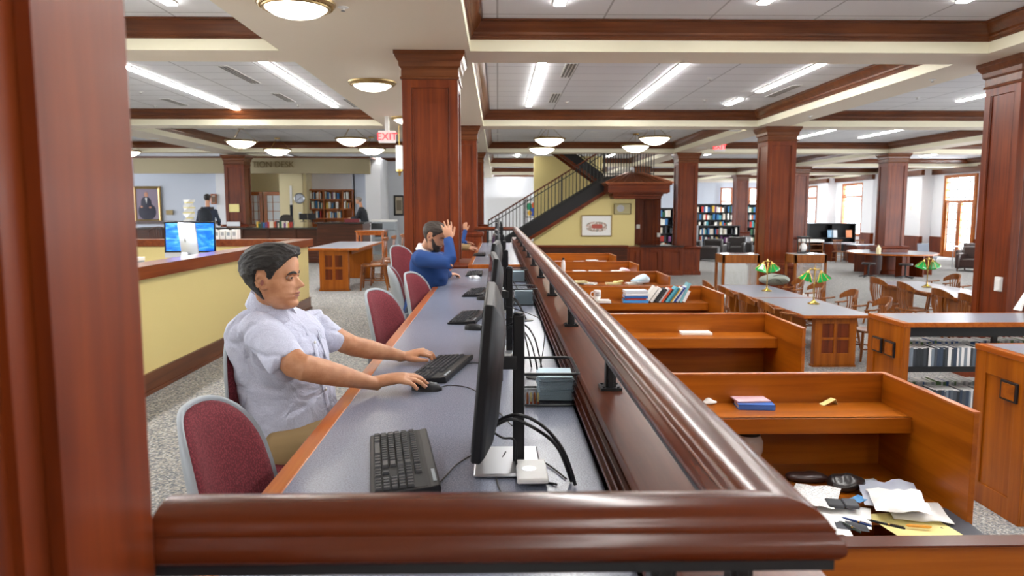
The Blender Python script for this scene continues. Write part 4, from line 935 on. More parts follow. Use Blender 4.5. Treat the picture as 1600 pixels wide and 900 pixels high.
m=base('printed_page',srgb('#eeeeec'),.7); b=m.node_tree.nodes['Principled BSDF']; tc=N(m,'ShaderNodeTexCoord'); mp=N(m,'ShaderNodeMapping'); mp.inputs['Scale'].default_value=(90,110,1); L(m,tc.outputs['Object'],mp.inputs[0])
n_=N(m,'ShaderNodeTexNoise'); n_.inputs['Scale'].default_value=1; n_.inputs['Detail'].default_value=1; L(m,mp.outputs[0],n_.inputs[0])
wv=N(m,'ShaderNodeTexWave',bands_direction='Y'); wv.inputs['Scale'].default_value=22; L(m,tc.outputs['Object'],wv.inputs[0]); mm=N(m,'ShaderNodeMath',operation='MULTIPLY'); L(m,n_.outputs[0],mm.inputs[0]); L(m,wv.outputs['Fac'],mm.inputs[1])
L(m,ramp(m,mm.outputs[0],[(.42,srgb('#eeeeec')),(.5,srgb('#8f9096'))]),b.inputs['Base Color'])
sheet('yellow legal paper under the pens',1425,820,.15,.3,.28,'paper_yellow',seed=3,cur=.004)
sheet('dark folder corner peeking past the yellow paper',1470,815,-.1,.25,.32,colmat('#4a4d55'),seed=8,cur=.002,dz=-.0005)
sheet('printed sheet tilted up behind the rail corner in the cluttered carrel',1272,776,-.55,.22,.28,mat='printed_page',dz=.03,seed=1,cur=.03)
sheet('white sheet under the grey calculator',1318,806,-.45,.24,.24,dz=.006,seed=2); sheet('white sheet at the very front left of the cluttered desk',1290,824,-.2,.2,.2,dz=.003,seed=12)
sheet('dark grey card between the white sheets',1330,822,-.3,.14,.1,colmat('#3c3f46'),dz=.009,seed=13,cur=.002)
sheet('creased translucent folder on the right of the cluttered desk',1390,775,-.35,.27,.34,colmat('#b9c0cf',.35),dz=.035,seed=4,cur=.04); sheet('white envelope sheet on the translucent folder',1402,785,-.3,.24,.28,dz=.06,seed=6,cur=.045)
sheet('white sheet poking from under the folder at the right panel',1432,800,-.25,.26,.24,dz=.012,seed=7)
sheet('blue card among the clutter',1342,780,.6,.09,.06,colmat('#4f8fc4'),dz=.045,seed=9,cur=.002)
sheet('pale folder edge at the back of the cluttered desk',1352,757,.1,.16,.1,colmat('#b9bfca'),dz=.02,seed=14)
blob('pouch','brown zip pouch at the back of the cluttered desk','pouch',1262,752,DT,(.12,.05,.03),'brown_leather',3,amp=.2)
blob('glove','dark bundled gadget pouch behind the calculator','pouch',1320,765,DT,(.10,.07,.045),'black_leather',4); 
p=at(1316,790,z=DT+.03); t=thing('calculator','grey flip calculator lying open on the papers','calculator',(p.x,p.y,DT+.03),-.2); MB().box(-.075,.0,-.05,.04,0,.02).build('base',colmat('#3a3d42'),t,bev=.006); MB().box(.004,.07,-.045,.05,.002,.022).build('lid',colmat('#4a4d52'),t,bev=.006)
def pen(label,a,b,z,mat,tip,cat='pen'):
    A=at(*a,z=z); B=at(*b,z=z); d=(B-A); l=min(d.length,.16); t=thing('pen',label,cat,(A.x,A.y,z),math.atan2(d.y,d.x)); X=Matrix.Rotation(math.pi/2,4,'Y')
    MB().lathe([(.001,0),(.004,.012),(.0055,.02),(.0055,l-.01),(.004,l)],k=12,M=X).build('barrel',mat,t); MB().lathe([(.0058,l*.55),(.006,l*.56),(.006,l*.6),(.0058,l*.61)],k=12,M=X).build('ring','brass',t); MB().tube([(l*.62,0,.007),(l-.005,0,.008)],.0015,k=6).build('clip',tip,t)
pen('blue pen with gold rings on the white papers',(1315,808),(1362,822),DT+.03,colmat('#23407e',.3),'brass'); pen('black and gold pen on the yellow legal paper',(1355,812),(1440,832),DT+.03,'black_plastic','brass'); pen('dark pen half under the yellow paper',(1315,815),(1345,832),DT+.02,colmat('#2a4038',.3),'steel')
t=thing('marker','orange highlighter pen at the front of the yellow paper','pen',(*at(1415,827,z=DT).xy,DT+.02),-.2); MB().lathe([(.002,0),(.007,.01),(.007,.1),(.003,.11)],k=12,M=Matrix.Rotation(math.pi/2,4,'Y')).build('barrel',colmat('#e0a03c',.35),t)
# carrel 2 contents
book('white closed booklet alone on the second carrel shelf',*(at(1086,521,z=SZ).xy),SZ,.27,.16,.018,'#f1efe6',rz=-.03,flat=True)
# carrel 3 contents: mug, flat pile, leaning books
yb=CY[3]-.22
p=at(933,468,z=SZ+.035)
t=thing('mug','white mug with a small dark printed slogan','mug',(p.x,p.y,SZ+.032)); 
MB().lathe([(.032,0),(.036,.004),(.042,.03),(.043,.115),(.04,.117),(.039,.03),(.001,.01)],k=28).build('body','white_plastic',t)
MB().tube(spline([(-.04,0,.095),(-.07,0,.09),(-.075,0,.05),(-.04,0,.028)],6),.006,k=8).build('handle','white_plastic',t)
text_part('slogan','RED\nTEAM',.026,colmat('#6a3a34'),t,(0,-.0445,.07),(math.pi/2,0,0),.0015)
book('dark hardback lying open-edged under the mug',p.x+.02,p.y,SZ,.27,.19,.03,'#e9e6df',flat=True)
for k,(c,l,w) in enumerate((('#3f8fd0','bottom blue book of the flat pile beside the leaning books',.30),('#b3403a','thin red book in the flat pile beside the leaning books',.24),('#2f62a8','dark blue book in the flat pile beside the leaning books',.28),('#dfe3ea','white book second from the top of the flat pile',.26),('#c7ccd6','pale grey book topping the flat pile',.27))):
    hh=[.035,.018,.03,.032,.03][k]; z=SZ+[0,.036,.055,.086,.119][k]; q=at(986,468,z=SZ); book(l,q.x,yb,z,w,.18,hh,c,flat=True,rz=.03*(k-2))
x=at(1005,470,y=yb).x
LB=[('#efeee9',.05,'white'),('#e6e4df',.035,'off-white'),('#2a2c30',.022,'black'),('#38393c',.03,'charcoal'),('#dcdde0',.02,'pale grey'),('#d8562c',.022,'orange-red'),('#2b2f38',.02,'slate'),('#5fb2c9',.028,'light blue'),('#3e8fa6',.02,'teal'),('#e2b93a',.012,'yellow'),('#efeee9',.02,'slim white'),('#2748a0',.018,'royal blue'),('#ced6de',.035,'silver-grey'),('#79b4c0',.03,'sea-green'),('#f0efec',.04,'ivory')]
for k,(c,w,nm) in enumerate(LB):
    ln=.62 if k<13 else .45
    h=[.21,.2,.19,.19,.2,.2,.19,.215,.21,.19,.21,.215,.22,.25,.15][k]
    book(nm+' book in the leaning row beyond the mug',x,yb-.01*(k%2),SZ+.002+(w*math.sin(ln) if 1 else 0),w,.15,h,c,lean=ln,group='leaning books beyond the mug'); x+=w/math.cos(ln)*1.02
x_end=x
# carrel 4-6 contents
for k,(px,py,ki,rz,mt) in enumerate([(905,437,4,.3,'paper_yellow'),(920,441,4,-.5,'paper'),(990,436,4,.2,'paper'),(1000,440,4,.5,'paper_blue'),(958,440,4,.0,'paper_yellow'),(905,424,5,.1,'paper'),(930,423,5,0,'paper'),(965,424,5,.2,'paper'),(875,410,6,0,'paper'),(905,408,6,.1,'paper'),(940,406,6,-.1,'paper'),(925,410,6,.3,'paper')]):
    yy=CY[ki]-.2; x=at(px,py,y=yy).x
    book(['cream notebook slanting at the rail side of the crumpled-paper carrel','white notebook under the slanting cream one','white booklet beneath the crumpled papers','pale blue booklet beneath the crumpled papers','yellow pad beside the crumpled papers','white pages at the left of the bottle carrel shelf','white pages mid-shelf in the bottle carrel','white pages at the right of the bottle carrel shelf','papers nearest the rail in the farthest carrel','second papers from the rail in the farthest carrel','papers at the right end of the farthest carrel shelf','middle papers in the farthest carrel'][k],x,yy,SZ+(.026 if k in (0,3,11) else 0),.22,.16,.02,{'paper':'#f1f0ec','paper_yellow':'#e9dca6','paper_blue':'#d5e2ea'}[mt],rz=rz,flat=True)
blob('crumpled_paper','large crumpled newsprint on the carrel shelf behind the leaning books','paper',1000,433,SZ+.021,(.16,.09,.05),'paper_blue',5,amp=.6,y=CY[4]-.17); blob('crumpled_paper','pinkish crumpled paper in the bottle carrel','paper',978,419,SZ,(.1,.06,.03),colmat('#e7c9d6'),6,amp=.6,y=CY[5]-.17)
blob('crumpled_paper','yellow crumpled wrapper beside the large newsprint','paper',965,437,SZ+.021,(.07,.05,.02),'paper_yellow',8,amp=.5,y=CY[4]-.2)
t=thing('bottle','small white bottle with black cap in the carrel by the rail','bottle',(at(880,420,y=12.2).x+.03,12.3,SZ-.35)); MB().lathe([(.035,0),(.038,.01),(.038,.16),(.02,.2),(.018,.22)],k=20).build('body','white_plastic',t); MB().lathe([(.02,.21),(.022,.215),(.022,.25),(.001,.25)],k=16).build('cap','black_plastic',t); t.location=(at(880,425,y=CY[5]-.2).x,CY[5]-.2,SZ); 
# ---------------- low open shelving with grey tops
def shelving(label,y0,y1,x1=6.6,plates=2):
    t=thing('low_bookshelf',label,'bookshelf',(3.62,y0,LOW)); H=.42-LOW; D=y1-y0; w=x1-3.62
    m=MB(); m.box(0,.05,0,D,0,H-.0); 
    for a,b in ((0,.12),(D-.12,D)): m.box(-.014,0,a,b,.0,H-.03)
    for a,b in ((0,.16),(H-.2,H-.03)): m.box(-.014,0,0,D,a,b)
    m.build('end_panel','carrel_wood_Z',t,bev=.003,smooth=False)
    MB().box(.04,w,.02,D-.02,H-.035,H).build('top','table_laminate',t,smooth=False)
    m=MB(); m.box(-.02,w,-.01,.025,H-.04,H+.002); m.box(-.02,.045,-.01,D+.01,H-.04,H+.002); m.box(-.02,w,D-.025,D+.01,H-.04,H+.002); m.build('edge_band','edge_wood',t,bev=.004,smooth=False)
    MB().box(.05,w,.03,.06,H-.13,H-.04).build('upper_rail','black_metal',t,smooth=False)
    for x in (.06,1.0,1.95,2.85):
        if x<w: MB().box(x,x+.04,D/2-.02,D/2+.02,0,H-.04).build('upright','black_metal',t,smooth=False)
    for z in (.02,.36,.75): 
        for a,b in ((.03,D/2-.03),(D/2+.03,D-.03)): MB().box(.05,w,a,b,z,z+.02).build('shelf','black_metal',t,smooth=False)
        MB().box(.05,w,.02,.03,z-.01,z+.04).build('shelf_lip','black_metal',t,smooth=False)
    for k in range(plates):
        yc=D*(.32+.36*k) if plates==2 else D*.3
        p=MB(); p.box(-.03,-.014,yc-.085,yc+.085,H-.34,H-.2); q=p.build('label_holder','black_metal',t,bev=.002,smooth=False)
        MB().box(-.034,-.03,yc-.065,yc+.065,H-.325,H-.215).build('card','carrel_wood_X',q,smooth=False).parent=q
    return t,H,D,w
for (y0,y1,lab,pl) in ((6.4,7.02,'low open bookshelf with grey top in front of the right column',2),(4.84,5.40,'low bookshelf end panel at the right edge of the photo',1)):
    t,H,D,w=shelving(lab,y0,y1,6.6 if pl==2 else 5.6,pl)
    if pl==2:
        for (za,hh) in ((.77,.215),(.38,.215)):
            for row,(yy,off) in enumerate(((y0+.14,0),(y1-.14,.0))):
                x=3.62+.07 if (row==0) else 3.62+.2
                bk=0
                while x<5.3:
                    w2=rb.uniform(.014,.03); c=rb.choice(['#3a4048','#4b525c','#5b636e','#2d3238','#3a4048','#7b8794','#e9e9ea','#39465a','#2d3238'] if row==0 else ['#dfe0e2','#4c6aa0','#6a8a5a','#e6e6e6','#b9bcc0'])
                    h2=hh*rb.uniform(.82,.9)
                    o=MB(); o.cur=0; o.box(0,w2,-.09,.09,0,h2-.004); o.cur=1; o.box(.001,w2-.001,-.088,.088,h2-.004,h2)
                    nm={'#3a4048':'dark grey','#4b525c':'grey','#e5e6e8':'white','#5b636e':'mid grey','#2d3238':'near-black','#7b8794':'blue-grey','#e9e9ea':'white','#39465a':'navy','#dfe0e2':'pale','#4c6aa0':'blue','#6a8a5a':'green','#e6e6e6':'white','#b9bcc0':'silver'}[c]
                    tag(o.build('media_case',[colmat(c,.35),'paper'],loc=(x,yy,LOW+za),smooth=False),nm+' case, '+ORD(bk)+' from the left in the '+('upper' if za>.5 else 'lower')+(' front' if row==0 else ' rear')+' row of the low bookshelf','media case','media cases on the low bookshelf'); x+=w2+.002; bk+=1
# brochure stand on shelf
p=at(1596,484,z=.425); t=thing('brochure_stand','white folded tent card at the right edge on the grey shelf top','card',(p.x+.05,p.y,.422)); MB().rings([[(-.1,-.05,0),(-.1,.05,0),(-.08,.05,0),(-.08,-.05,0)],[(-.02,-.005,.2),(-.02,.005,.2),(0,.005,.2),(0,-.005,.2)],[(.06,-.05,0),(.06,.05,0),(.08,.05,0),(.08,-.05,0)]]).build('card','white_plastic',t,smooth=False); t.name='tent_card'
# ---------------- reading tables, chairs, lamps
reading_table('near reading table with four-square panelled end and green lamps',4.2,5.18,9.92,11.95,-.03,LOW,ends=(-.86,.8))
reading_table('far half of the long reading table holding the backpack',4.2,5.18,11.97,14.0,-.03,LOW,ends=(-.8,.86))
reading_table('near half of the right reading table beside the right column',7.55,8.55,10.4,12.55,-.03,LOW); reading_table('far half of the right reading table with the green lamp',7.55,8.55,12.57,14.7,-.03,LOW)
for k,y in enumerate((10.25,11.1,12.15,13.1)): wood_chair(['nearest','second','third','farthest'][k]+' armchair along the left side of the near reading tables',3.93,y,-math.pi/2+.08*((k%3)-1),LOW,True)
for k,y in enumerate((10.55,11.55,12.75,13.6)): wood_chair(['nearest','second','third','farthest'][k]+' armchair along the right side of the near reading tables',5.47,y,math.pi/2+.1*((k%3)-1),LOW,True)
for k,y in enumerate((11.0,11.7,12.75,13.7)): wood_chair(['nearest','second','third','farthest'][k]+' armchair along the left side of the right reading tables',7.3,y,-math.pi/2+.08*((k%2)),LOW,True)
for k,y in enumerate((13.3,14.3)): wood_chair(['armchair on the far side of the right tables beside the column','farther armchair across the right tables'][k],8.85,y,math.pi/2,LOW,True)
def banker(label,px,py,rz):
    p=at(px,py,z=-.03); t=thing('banker_lamp',label,'lamp',(p.x,p.y,-.03),rz,'brass lamps with green shades')
    MB().lathe([(.001,0),(.085,0),(.09,.008),(.085,.018),(.06,.026),(.045,.04),(.03,.05),(.014,.065),(.012,.1)],k=28).build('base','brass',t)
    MB().lathe([(.011,.06),(.009,.3),(.014,.31),(.009,.32),(.009,.52),(.02,.53),(.02,.545),(.008,.56),(.012,.575),(.001,.585)],k=14).build('pole','brass',t)
    MB().tube(spline([(-.085,0,.5),(-.06,0,.54),(0,0,.52),(.06,0,.54),(.085,0,.5)],5),.008,k=8).build('arm','brass',t)
    for s in (-1,1):
        M_=Matrix.Translation((s*.09,0,.50))@Matrix.Rotation(-s*.35,4,'Y')
        MB().lathe([(.02,.0),(.03,.01),(.02,.03),(.012,.05)],k=14,M=M_@Matrix.Translation((0,0,-.03))).build('socket','brass',t)
        m=MB(); n=8; r0,r1,zz0,zz1=.028,.105,-.015,-.125; rs=[]
        for r,z in ((r0,zz0),(r1,zz1),(r1+.002,zz1-.02),(r1-.006,zz1-.02),(r1-.008,zz1),(r0-.006,zz0-.004)): rs.append([M_@Vector((r*math.cos(2*math.pi*j/n+.39),r*math.sin(2*math.pi*j/n+.39),z)) for j in range(n)])
        m.rings(rs,cap=False); sh=m.build('shade','green_glass',t,smooth=False)
        m=MB()
        for j in range(n):
            a=2*math.pi*j/n+.39; m.tube([M_@Vector((r0*math.cos(a),r0*math.sin(a),zz0)),M_@Vector(((r1+.002)*math.cos(a),(r1+.002)*math.sin(a),zz1)),M_@Vector(((r1+.004)*math.cos(a),(r1+.004)*math.sin(a),zz1-.02))],.0045,k=5)
        m.build('shade_rib','brass',sh)
        MB().ell(M_@Vector((0,0,-.075)),(.028,.028,.04),12,8).build('bulb','lamp_bowl',t)
banker('green-shaded brass lamp beside the backpack',1198,455,.3); banker('green-shaded brass lamp nearest, in the middle of the near table',1271,475,-.2); banker('green-shaded brass lamp on the right reading table',1448,449,.1)
# backpack lying on the table
p=at(1216,447,z=-.03); t=thing('backpack','grey-green backpack lying on the reading table','backpack',(p.x,p.y+.15,-.03)); m=MB(); m.ell((0,0,.11),(.3,.2,.11),24,14)
for i,v in enumerate(m.v): n_=noise.noise(v*5); m.v[i]=v*(1+.18*n_); m.v[i].z=max(.001,m.v[i].z)
m.build('body',colmat('#8f958a'),t); 
for k,o_ in enumerate((-.12,.02)): MB().tube(spline([(o_-.1,-.14,.06),(o_-.02,-.2,.14),(o_+.1,-.19,.13),(o_+.2,-.2,.02)],6),[(.018,.004)]*19,k=8).build('strap','black_leather',t)
MB().tube(spline([(-.25,-.08,.12),(-.05,-.14,.2),(.15,-.1,.2),(.27,0,.1)],6),.006,k=6).build('zipper','dark_cloth',t)
# ---------------- display cases
def display(label,x0,x1,y0,y1,zt):
    t=thing('display_case',label,'display case',((x0+x1)/2,(y0+y1)/2,LOW),0,'wooden display cases'); w=(x1-x0)/2; d=(y1-y0)/2; H=zt-LOW
    for sx in (-1,1):
        for sy in (-1,1): MB().box(sx*w,sx*(w-.05),sy*d,sy*(d-.05),0,H-.02).build('leg','chair_wood',t,smooth=False)
    m=MB(); m.box(-w,w,-d,d,H-.2,H-.02); m.build('tray','chair_wood',t,bev=.004,smooth=False)
    MB().box(-w+.02,w-.02,-d+.02,d-.02,H-.02,H-.008).build('glass_top',colmat('#c7ced4',.1),t,smooth=False)
    MB().box(-w+.03,w-.03,-d+.02,d-.02,.30,.33).build('lower_shelf','white_plastic',t,smooth=False)
    MB().box(-w+.04,w-.04,-d+.01,-d+.016,.33,H-.2).build('front_glass','glass',t,smooth=False)
display('display case left of the column between the reading tables',4.8,5.6,15.6,16.15,.47); display('display case right of the same column',6.35,7.05,15.6,16.15,.47)
# ---------------- round study desk around column
t=thing('round_study_desk','rounded grey-topped study desk around the far column','desk',(13.3,24.6,LOW)); 
MB().rings([[(a,b,z) for a,b in outline(40,1.35,1.5,2)] for z in (.7,.74)]).build('desktop','table_laminate',t)
MB().rings([[(a*s,b*s,z) for a,b in outline(40,1.36,1.51,2)] for s,z in ((1,.695),(1.004,.7),(1.004,.742),(.98,.743))],cap=False).build('edge_band','edge_wood',t)
for a in (math.pi*1.12,math.pi*1.45,math.pi*1.6,math.pi*1.9,.9,2.2):
    c,s=math.cos(a),math.sin(a); M_=Matrix.Translation((c*.85,s*.95,0))@Rz(a); MB().box(-.38,.38,-.02,.02,0,.7,M_).build('divider_panel','column_wood_Z',t,smooth=False)
MB().box(-.34,-.1,-1.3,-.9,0,.7).build('cabinet','column_wood_Z',t,smooth=False)
tag(MB().lathe([(.06,0),(.07,.02),(.07,.2),(.02,.26),(.02,.3)],k=14).build('bottle',colmat('#eee0b4'),loc=(at(1373,385,y=23.5).x,23.5,-.03)),'pale tall bottle on the rounded study desk','bottle')
def stool(label,px,y,arms=False):
    x=at(px,400,y=y).x; t=thing('study_stool',label,'stool',(x,y,LOW),0,'swivel stools at the rounded desk'); MB().lathe([(.001,.42),(.2,.42),(.21,.45),(.2,.48),(.001,.49)],k=24).build('seat','black_leather',t); MB().tube([(0,0,.06),(0,0,.42)],.03,k=10).build('gas_column','black_metal',t)
    for k in range(5): a=k*1.257; MB().tube([(0,0,.08),(.28*math.cos(a),.28*math.sin(a),.03)],[.025,.015],k=6).build('base_arm','black_metal',t)
stool('black swivel stool under the left of the rounded desk',1358,23.3); stool('black swivel stool in front of the rounded desk',1416,22.9)
t=thing('grey_chair','grey chair back behind the rounded study desk','chair',(at(1450,390,y=26.3).x,26.3,LOW)); t.name='side_chair'; MB().box(-.22,.22,.18,.22,.5,.98,Matrix.Rotation(-.15,4,'X')).build('backrest',colmat('#7f8794'),t,bev=.02); MB().box(-.23,.23,-.22,.2,.42,.47).build('seat',colmat('#7f8794'),t,bev=.015)
for sx in (-.2,.2):
    for sy in (-.18,.18): MB().tube([(sx,sy,.42),(sx,sy,0)],.015,k=6).build('leg','steel',t)
# armchairs
def armchair(label,x,y,rz,mat='black_leather',w=.42,group='leather armchairs',z=LOW):
    t=thing('leather_armchair',label,'armchair',(x,y,z),rz,group)
    MB().box(-w+.12,w-.12,-.38,.35,.12,.44).build('seat_cushion',mat,t,bev=.05)
    MB().box(-w,w,.22,.45,.1,.9,Matrix.Rotation(-.1,4,'X')).build('backrest',mat,t,bev=.07)
    for s in (-1,1): MB().box(s*w,s*(w-.16),-.42,.4,.08,.62).build('armrest',mat,t,bev=.06)
    for sx in (-1,1):
        for sy in (-.35,.35): MB().box(sx*(w-.08)-.02,sx*(w-.08)+.02,sy-.02,sy+.02,0,.1).build('leg','dark_wood',t,smooth=False)
    return t
armchair('brown leather armchair at the left edge of the right column',at(1522,400,y=25.5).x+.1,25.6,-.9,'brown_leather',.5)
armchair('brown leather armchair behind the first one near the glazed door',at(1528,390,y=27.5).x+.1,28,-.9,'brown_leather',.45)
for k,(px,y,rz) in enumerate(((1118,33,2.6),(1150,34.5,-.4),(1172,35.5,.5),(1108,31.0,1.2))): armchair(['black leather seat in front of the low black shelf','black leather armchair right of the low black shelf','black leather armchair beside the far column','black leather armchair edge right of the stair pedestal'][k],at(px,390,y=y).x,y,rz)
t=thing('walker','slim grey metal stand before the glazed door','stand',(at(1494,415,y=27).x,27,LOW)); t.name='metal_stand'
for sx in (-.15,.15): MB().tube([(sx,0,0),(sx,0,.8)],.015,k=6).build('leg','steel',t)
MB().box(-.18,.18,-.1,.1,.8,.83).build('top','steel',t,smooth=False)
# low black bookshelves
def black_shelf(label,x0,x1,y,H,rows,z0=LOW,fill=True,mat='black_metal',slant=False,group=None,wmin=.05,wmax=.1,bl=None):
    t=thing('metal_bookshelf',label,'bookshelf',((x0+x1)/2,y,z0),0,group); w=(x1-x0)/2
    MB().box(-w,w,.2,.22,.05,H).build('back_panel',mat,t,smooth=False)
    n=max(1,int((x1-x0)/.95))
    for i in range(n+1): MB().box(-w+2*w*i/n-.02,-w+2*w*i/n+.02,-.2,.22,0,H).build('upright',mat,t,smooth=False)
    for r in range(rows+1): MB().box(-w,w,-.2,.2,.08+(H-.1)*r/rows,.1+(H-.1)*r/rows).build('shelf',mat,t,smooth=False)
    MB().box(-w-.04,w+.04,-.24,.24,H,H+.035).build('top',mat,t,smooth=False)
    if fill:
        for r in range(rows):
            x=x0+.06; hh=(H-.1)/rows; bk=0
            while x<x1-.12:
                w2=rb.uniform(wmin,wmax); c=rb.choice(cols+['#efefe8','#e0d8c8','#3a3f46','#2e6da4']*2)
                if rb.random()<.8: tiny_book(x,y-.08,z0+.1+hh*r,w2*.92,.2,hh*rb.uniform(.55,.85),c,CN[c]+' book, '+ORD(bk)+' from the left on '+['the bottom','the second','the third','the fourth','the fifth'][r]+' shelf of '+bl,'books in '+bl); bk+=1
                x+=w2
    return t
black_shelf('low black bookshelf right of the staircase pedestal',at(1090,370,y=37).x,at(1153,370,y=37).x,37,1.32,3,bl='the low black bookshelf')
black_shelf('tall black bookshelf along the far wall under the window',at(1083,350,y=46).x,at(1182,350,y=46).x,46,2.45,5,bl='the tall far bookshelf',wmin=.09,wmax=.16)
black_shelf('black bookshelf glimpsed beside the stair enclosure',at(1001,350,y=38).x,at(1050,350,y=38).x,38,2.2,5,bl='the stairside bookshelf',wmin=.1,wmax=.18)
t=black_shelf('dark slanted magazine rack right of the far column',at(1262,370,y=36).x,at(1333,370,y=36).x,36,1.45,2,fill=False,mat='black_plastic',bl='')
for k,(px,c) in enumerate(((1298,'#8fb4d0'),(1304,'#d8dee4'),(1327,'#d98a5c'))): tag(MB().box(-.14,.14,-.02,0,0,.36,Matrix.Rotation(-.15,4,'X')).build('magazine',colmat(c),loc=(at(px,365,y=35.7).x,35.72,LOW+.8),smooth=False),['blue magazine on the dark rack','white magazine on the dark rack','orange magazine on the dark rack'][k],'magazine','magazines on the dark rack')
# wooden tables behind
for k,(px0,px1,y) in enumerate(((1292,1335,31),(1330,1388,29.5))):
    x0=at(px0,380,y=y).x; x1=at(px1,380,y=y).x; t=thing('work_table',['brown worktable before the dark magazine rack','brown worktable with chairs left of the far column'][k],'table',((x0+x1)/2,y,LOW)); w=(x1-x0)/2
    MB().box(-w,w,-.4,.4,.72,.76).build('tabletop','table_laminate',t,bev=.004,smooth=False)
    for s in (-1,1): MB().box(s*w*.9,s*w*.5,-.35,.35,0,.72).build('pedestal','column_wood_Z',t,smooth=False)
for k,px in enumerate((1310,1345)): wood_chair(['red-brown chair at the brown worktable','red-brown chair between the two worktables'][k],at(px,380,y=30.2).x,30.1,math.pi,LOW,False)
t=thing('literature_rack','wooden pigeonhole rack with white bins behind the display case','rack',(at(1267,370,y=22).x,22,LOW)); MB().box(-.3,.3,.18,.2,0,1.2).build('back_panel','chair_wood',t,smooth=False)
for s in (-.3,.28): MB().box(s,s+.02,-.2,.2,0,1.2).build('side_panel','chair_wood',t,smooth=False)
for k in range(7): MB().box(-.3,.3,-.2,.2,.1+.17*k,.12+.17*k).build('shelf','chair_wood',t,smooth=False)
MB().box(-.32,.32,-.22,.22,1.2,1.28).build('top','white_plastic',t,bev=.01)
t=thing('lantern','dark framed lantern with a white globe on the display case','lantern',(6.65,15.9,.47)); 
for sx in (-.09,.09):
    for sy in (-.09,.09): MB().box(sx-.008,sx+.008,sy-.008,sy+.008,0,.32).build('post','black_metal',t,smooth=False)
m=MB(); m.box(-.1,.1,-.1,.1,0,.02); m.box(-.11,.11,-.11,.11,.32,.36); m.build('frame','black_metal',t,smooth=False); MB().ell((0,0,.12),(.075,.075,.1),18,12).build('globe','white_plastic',t)
# wall sconces on the right wall
for k,(px,py,y) in enumerate(((1425,321,36.6),(1288,322,45.2),(1522,326,30.9))):
    x=WX-.56 if k!=2 else WX-.02; yb_=y if k==2 else {0:34.88,1:44.98}[k]; p=at(px,py,y=yb_ if k<2 else 31.1)
    t=thing('wall_sconce',['glowing sconce on the white pier left of the glazed door','glowing sconce on the farthest white pier','unlit brass sconce right of the glazed door'][k],'lamp',(p.x if k<2 else WX-.03,yb_ if k<2 else 31.1,p.z)); t['group']='wall sconces'
    MB().box(-.04,.04,-.03,0,-.2,.05).build('back_plate','brass',t,smooth=False); MB().lathe([(.03,-.05),(.09,.02),(.11,.16),(.09,.16)],(0,-.1,0),k=16).build('shade','lamp_bowl' if k<2 else 'silver',t)
# ================================================================ STAIRS
Y0=25.0; sc=1150/Y0
def px(x): return (x-778)/sc
t=thing('staircase','black steel staircase with cherry handrail rising past the yellow wall','staircase',(px(860),Y0,LOW))
A=Vector((px(806),0,at(806,371,y=Y0).z)); B=Vector((px(948),0,at(948,283,y=Y0).z)); sl=(B-A).normalized()
def PT(s,up=0): v=A+(B-A)*s; return Vector((v.x,Y0,v.z+up))
for yy in (0,1.3):
    m=MB(); d=.27; a=PT(-.35); b=PT(1.0); m.prism([(a.x,a.z-d),(b.x,b.z-d),(b.x,b.z+.16),(a.x,a.z+.16)],'Y',Y0+yy,Y0+yy+.05); m.build('stringer','black_metal',t,world=True,smooth=False)
    m=MB(); m.prism([(a.x,a.z-d-.13),(b.x,b.z-d-.13),(b.x,b.z-d),(a.x,a.z-d)],'Y',Y0+yy-.02,Y0+yy+.07); m.build('stringer_trim','column_wood_X',t,world=True,smooth=False)
n=13
for i in range(n):
    v=PT(-.3+1.3*i/n); m=MB(); m.box(v.x,v.x+.33,Y0+.05,Y0+1.3,v.z+.06,v.z+.1); m.box(v.x+.3,v.x+.33,Y0+.05,Y0+1.3,v.z+.06,v.z+.26); m.build('tread','black_metal',t,world=True,smooth=False)
land_z=B.z+.16; LX=px(948)
MB().box(LX-.05,px(1022),Y0-.02,Y0+2.9,land_z-.2,land_z).build('landing','black_metal',t,world=True,smooth=False)
# balusters of the lower flight
def railrun(P0,P1,h,n,off=0):
    for i in range(n):
        v=P0+(P1-P0)*(i/(n-1)); MB().box(v.x-.013,v.x+.013,v.y-.013,v.y+.013,v.z,v.z+h).build('baluster','black_metal',t,world=True,smooth=False)
    m=MB(); m.beam(P0+Vector((0,0,h)),P1+Vector((0,0,h)),.06,.05); m.build('handrail','rail_wood_X',t,world=True,bev=.01,smooth=False)
    m=MB(); m.beam(P0+Vector((0,0,h-.16)),P1+Vector((0,0,h-.16)),.02,.03); m.beam(P0+Vector((0,0,.08)),P1+Vector((0,0,.08)),.02,.03); m.build('guard_bar','black_metal',t,world=True,smooth=False)
H0=Vector((px(763),Y0+.02,at(763,347,y=Y0).z)); 
a0=PT(-.3,.16); a0.y+=.02; b0=PT(.97,.16); b0.y+=.02
railrun(a0,b0,.98,34)
railrun(Vector((LX,Y0,land_z)),Vector((px(1020),Y0,land_z)),1.0,18)
for s in (-.3,.1,.5,.97): v=PT(s,.1); MB().box(v.x-.02,v.x+.02,Y0,Y0+.04,v.z,v.z+1.0).build('newel','black_metal',t,world=True,smooth=False)
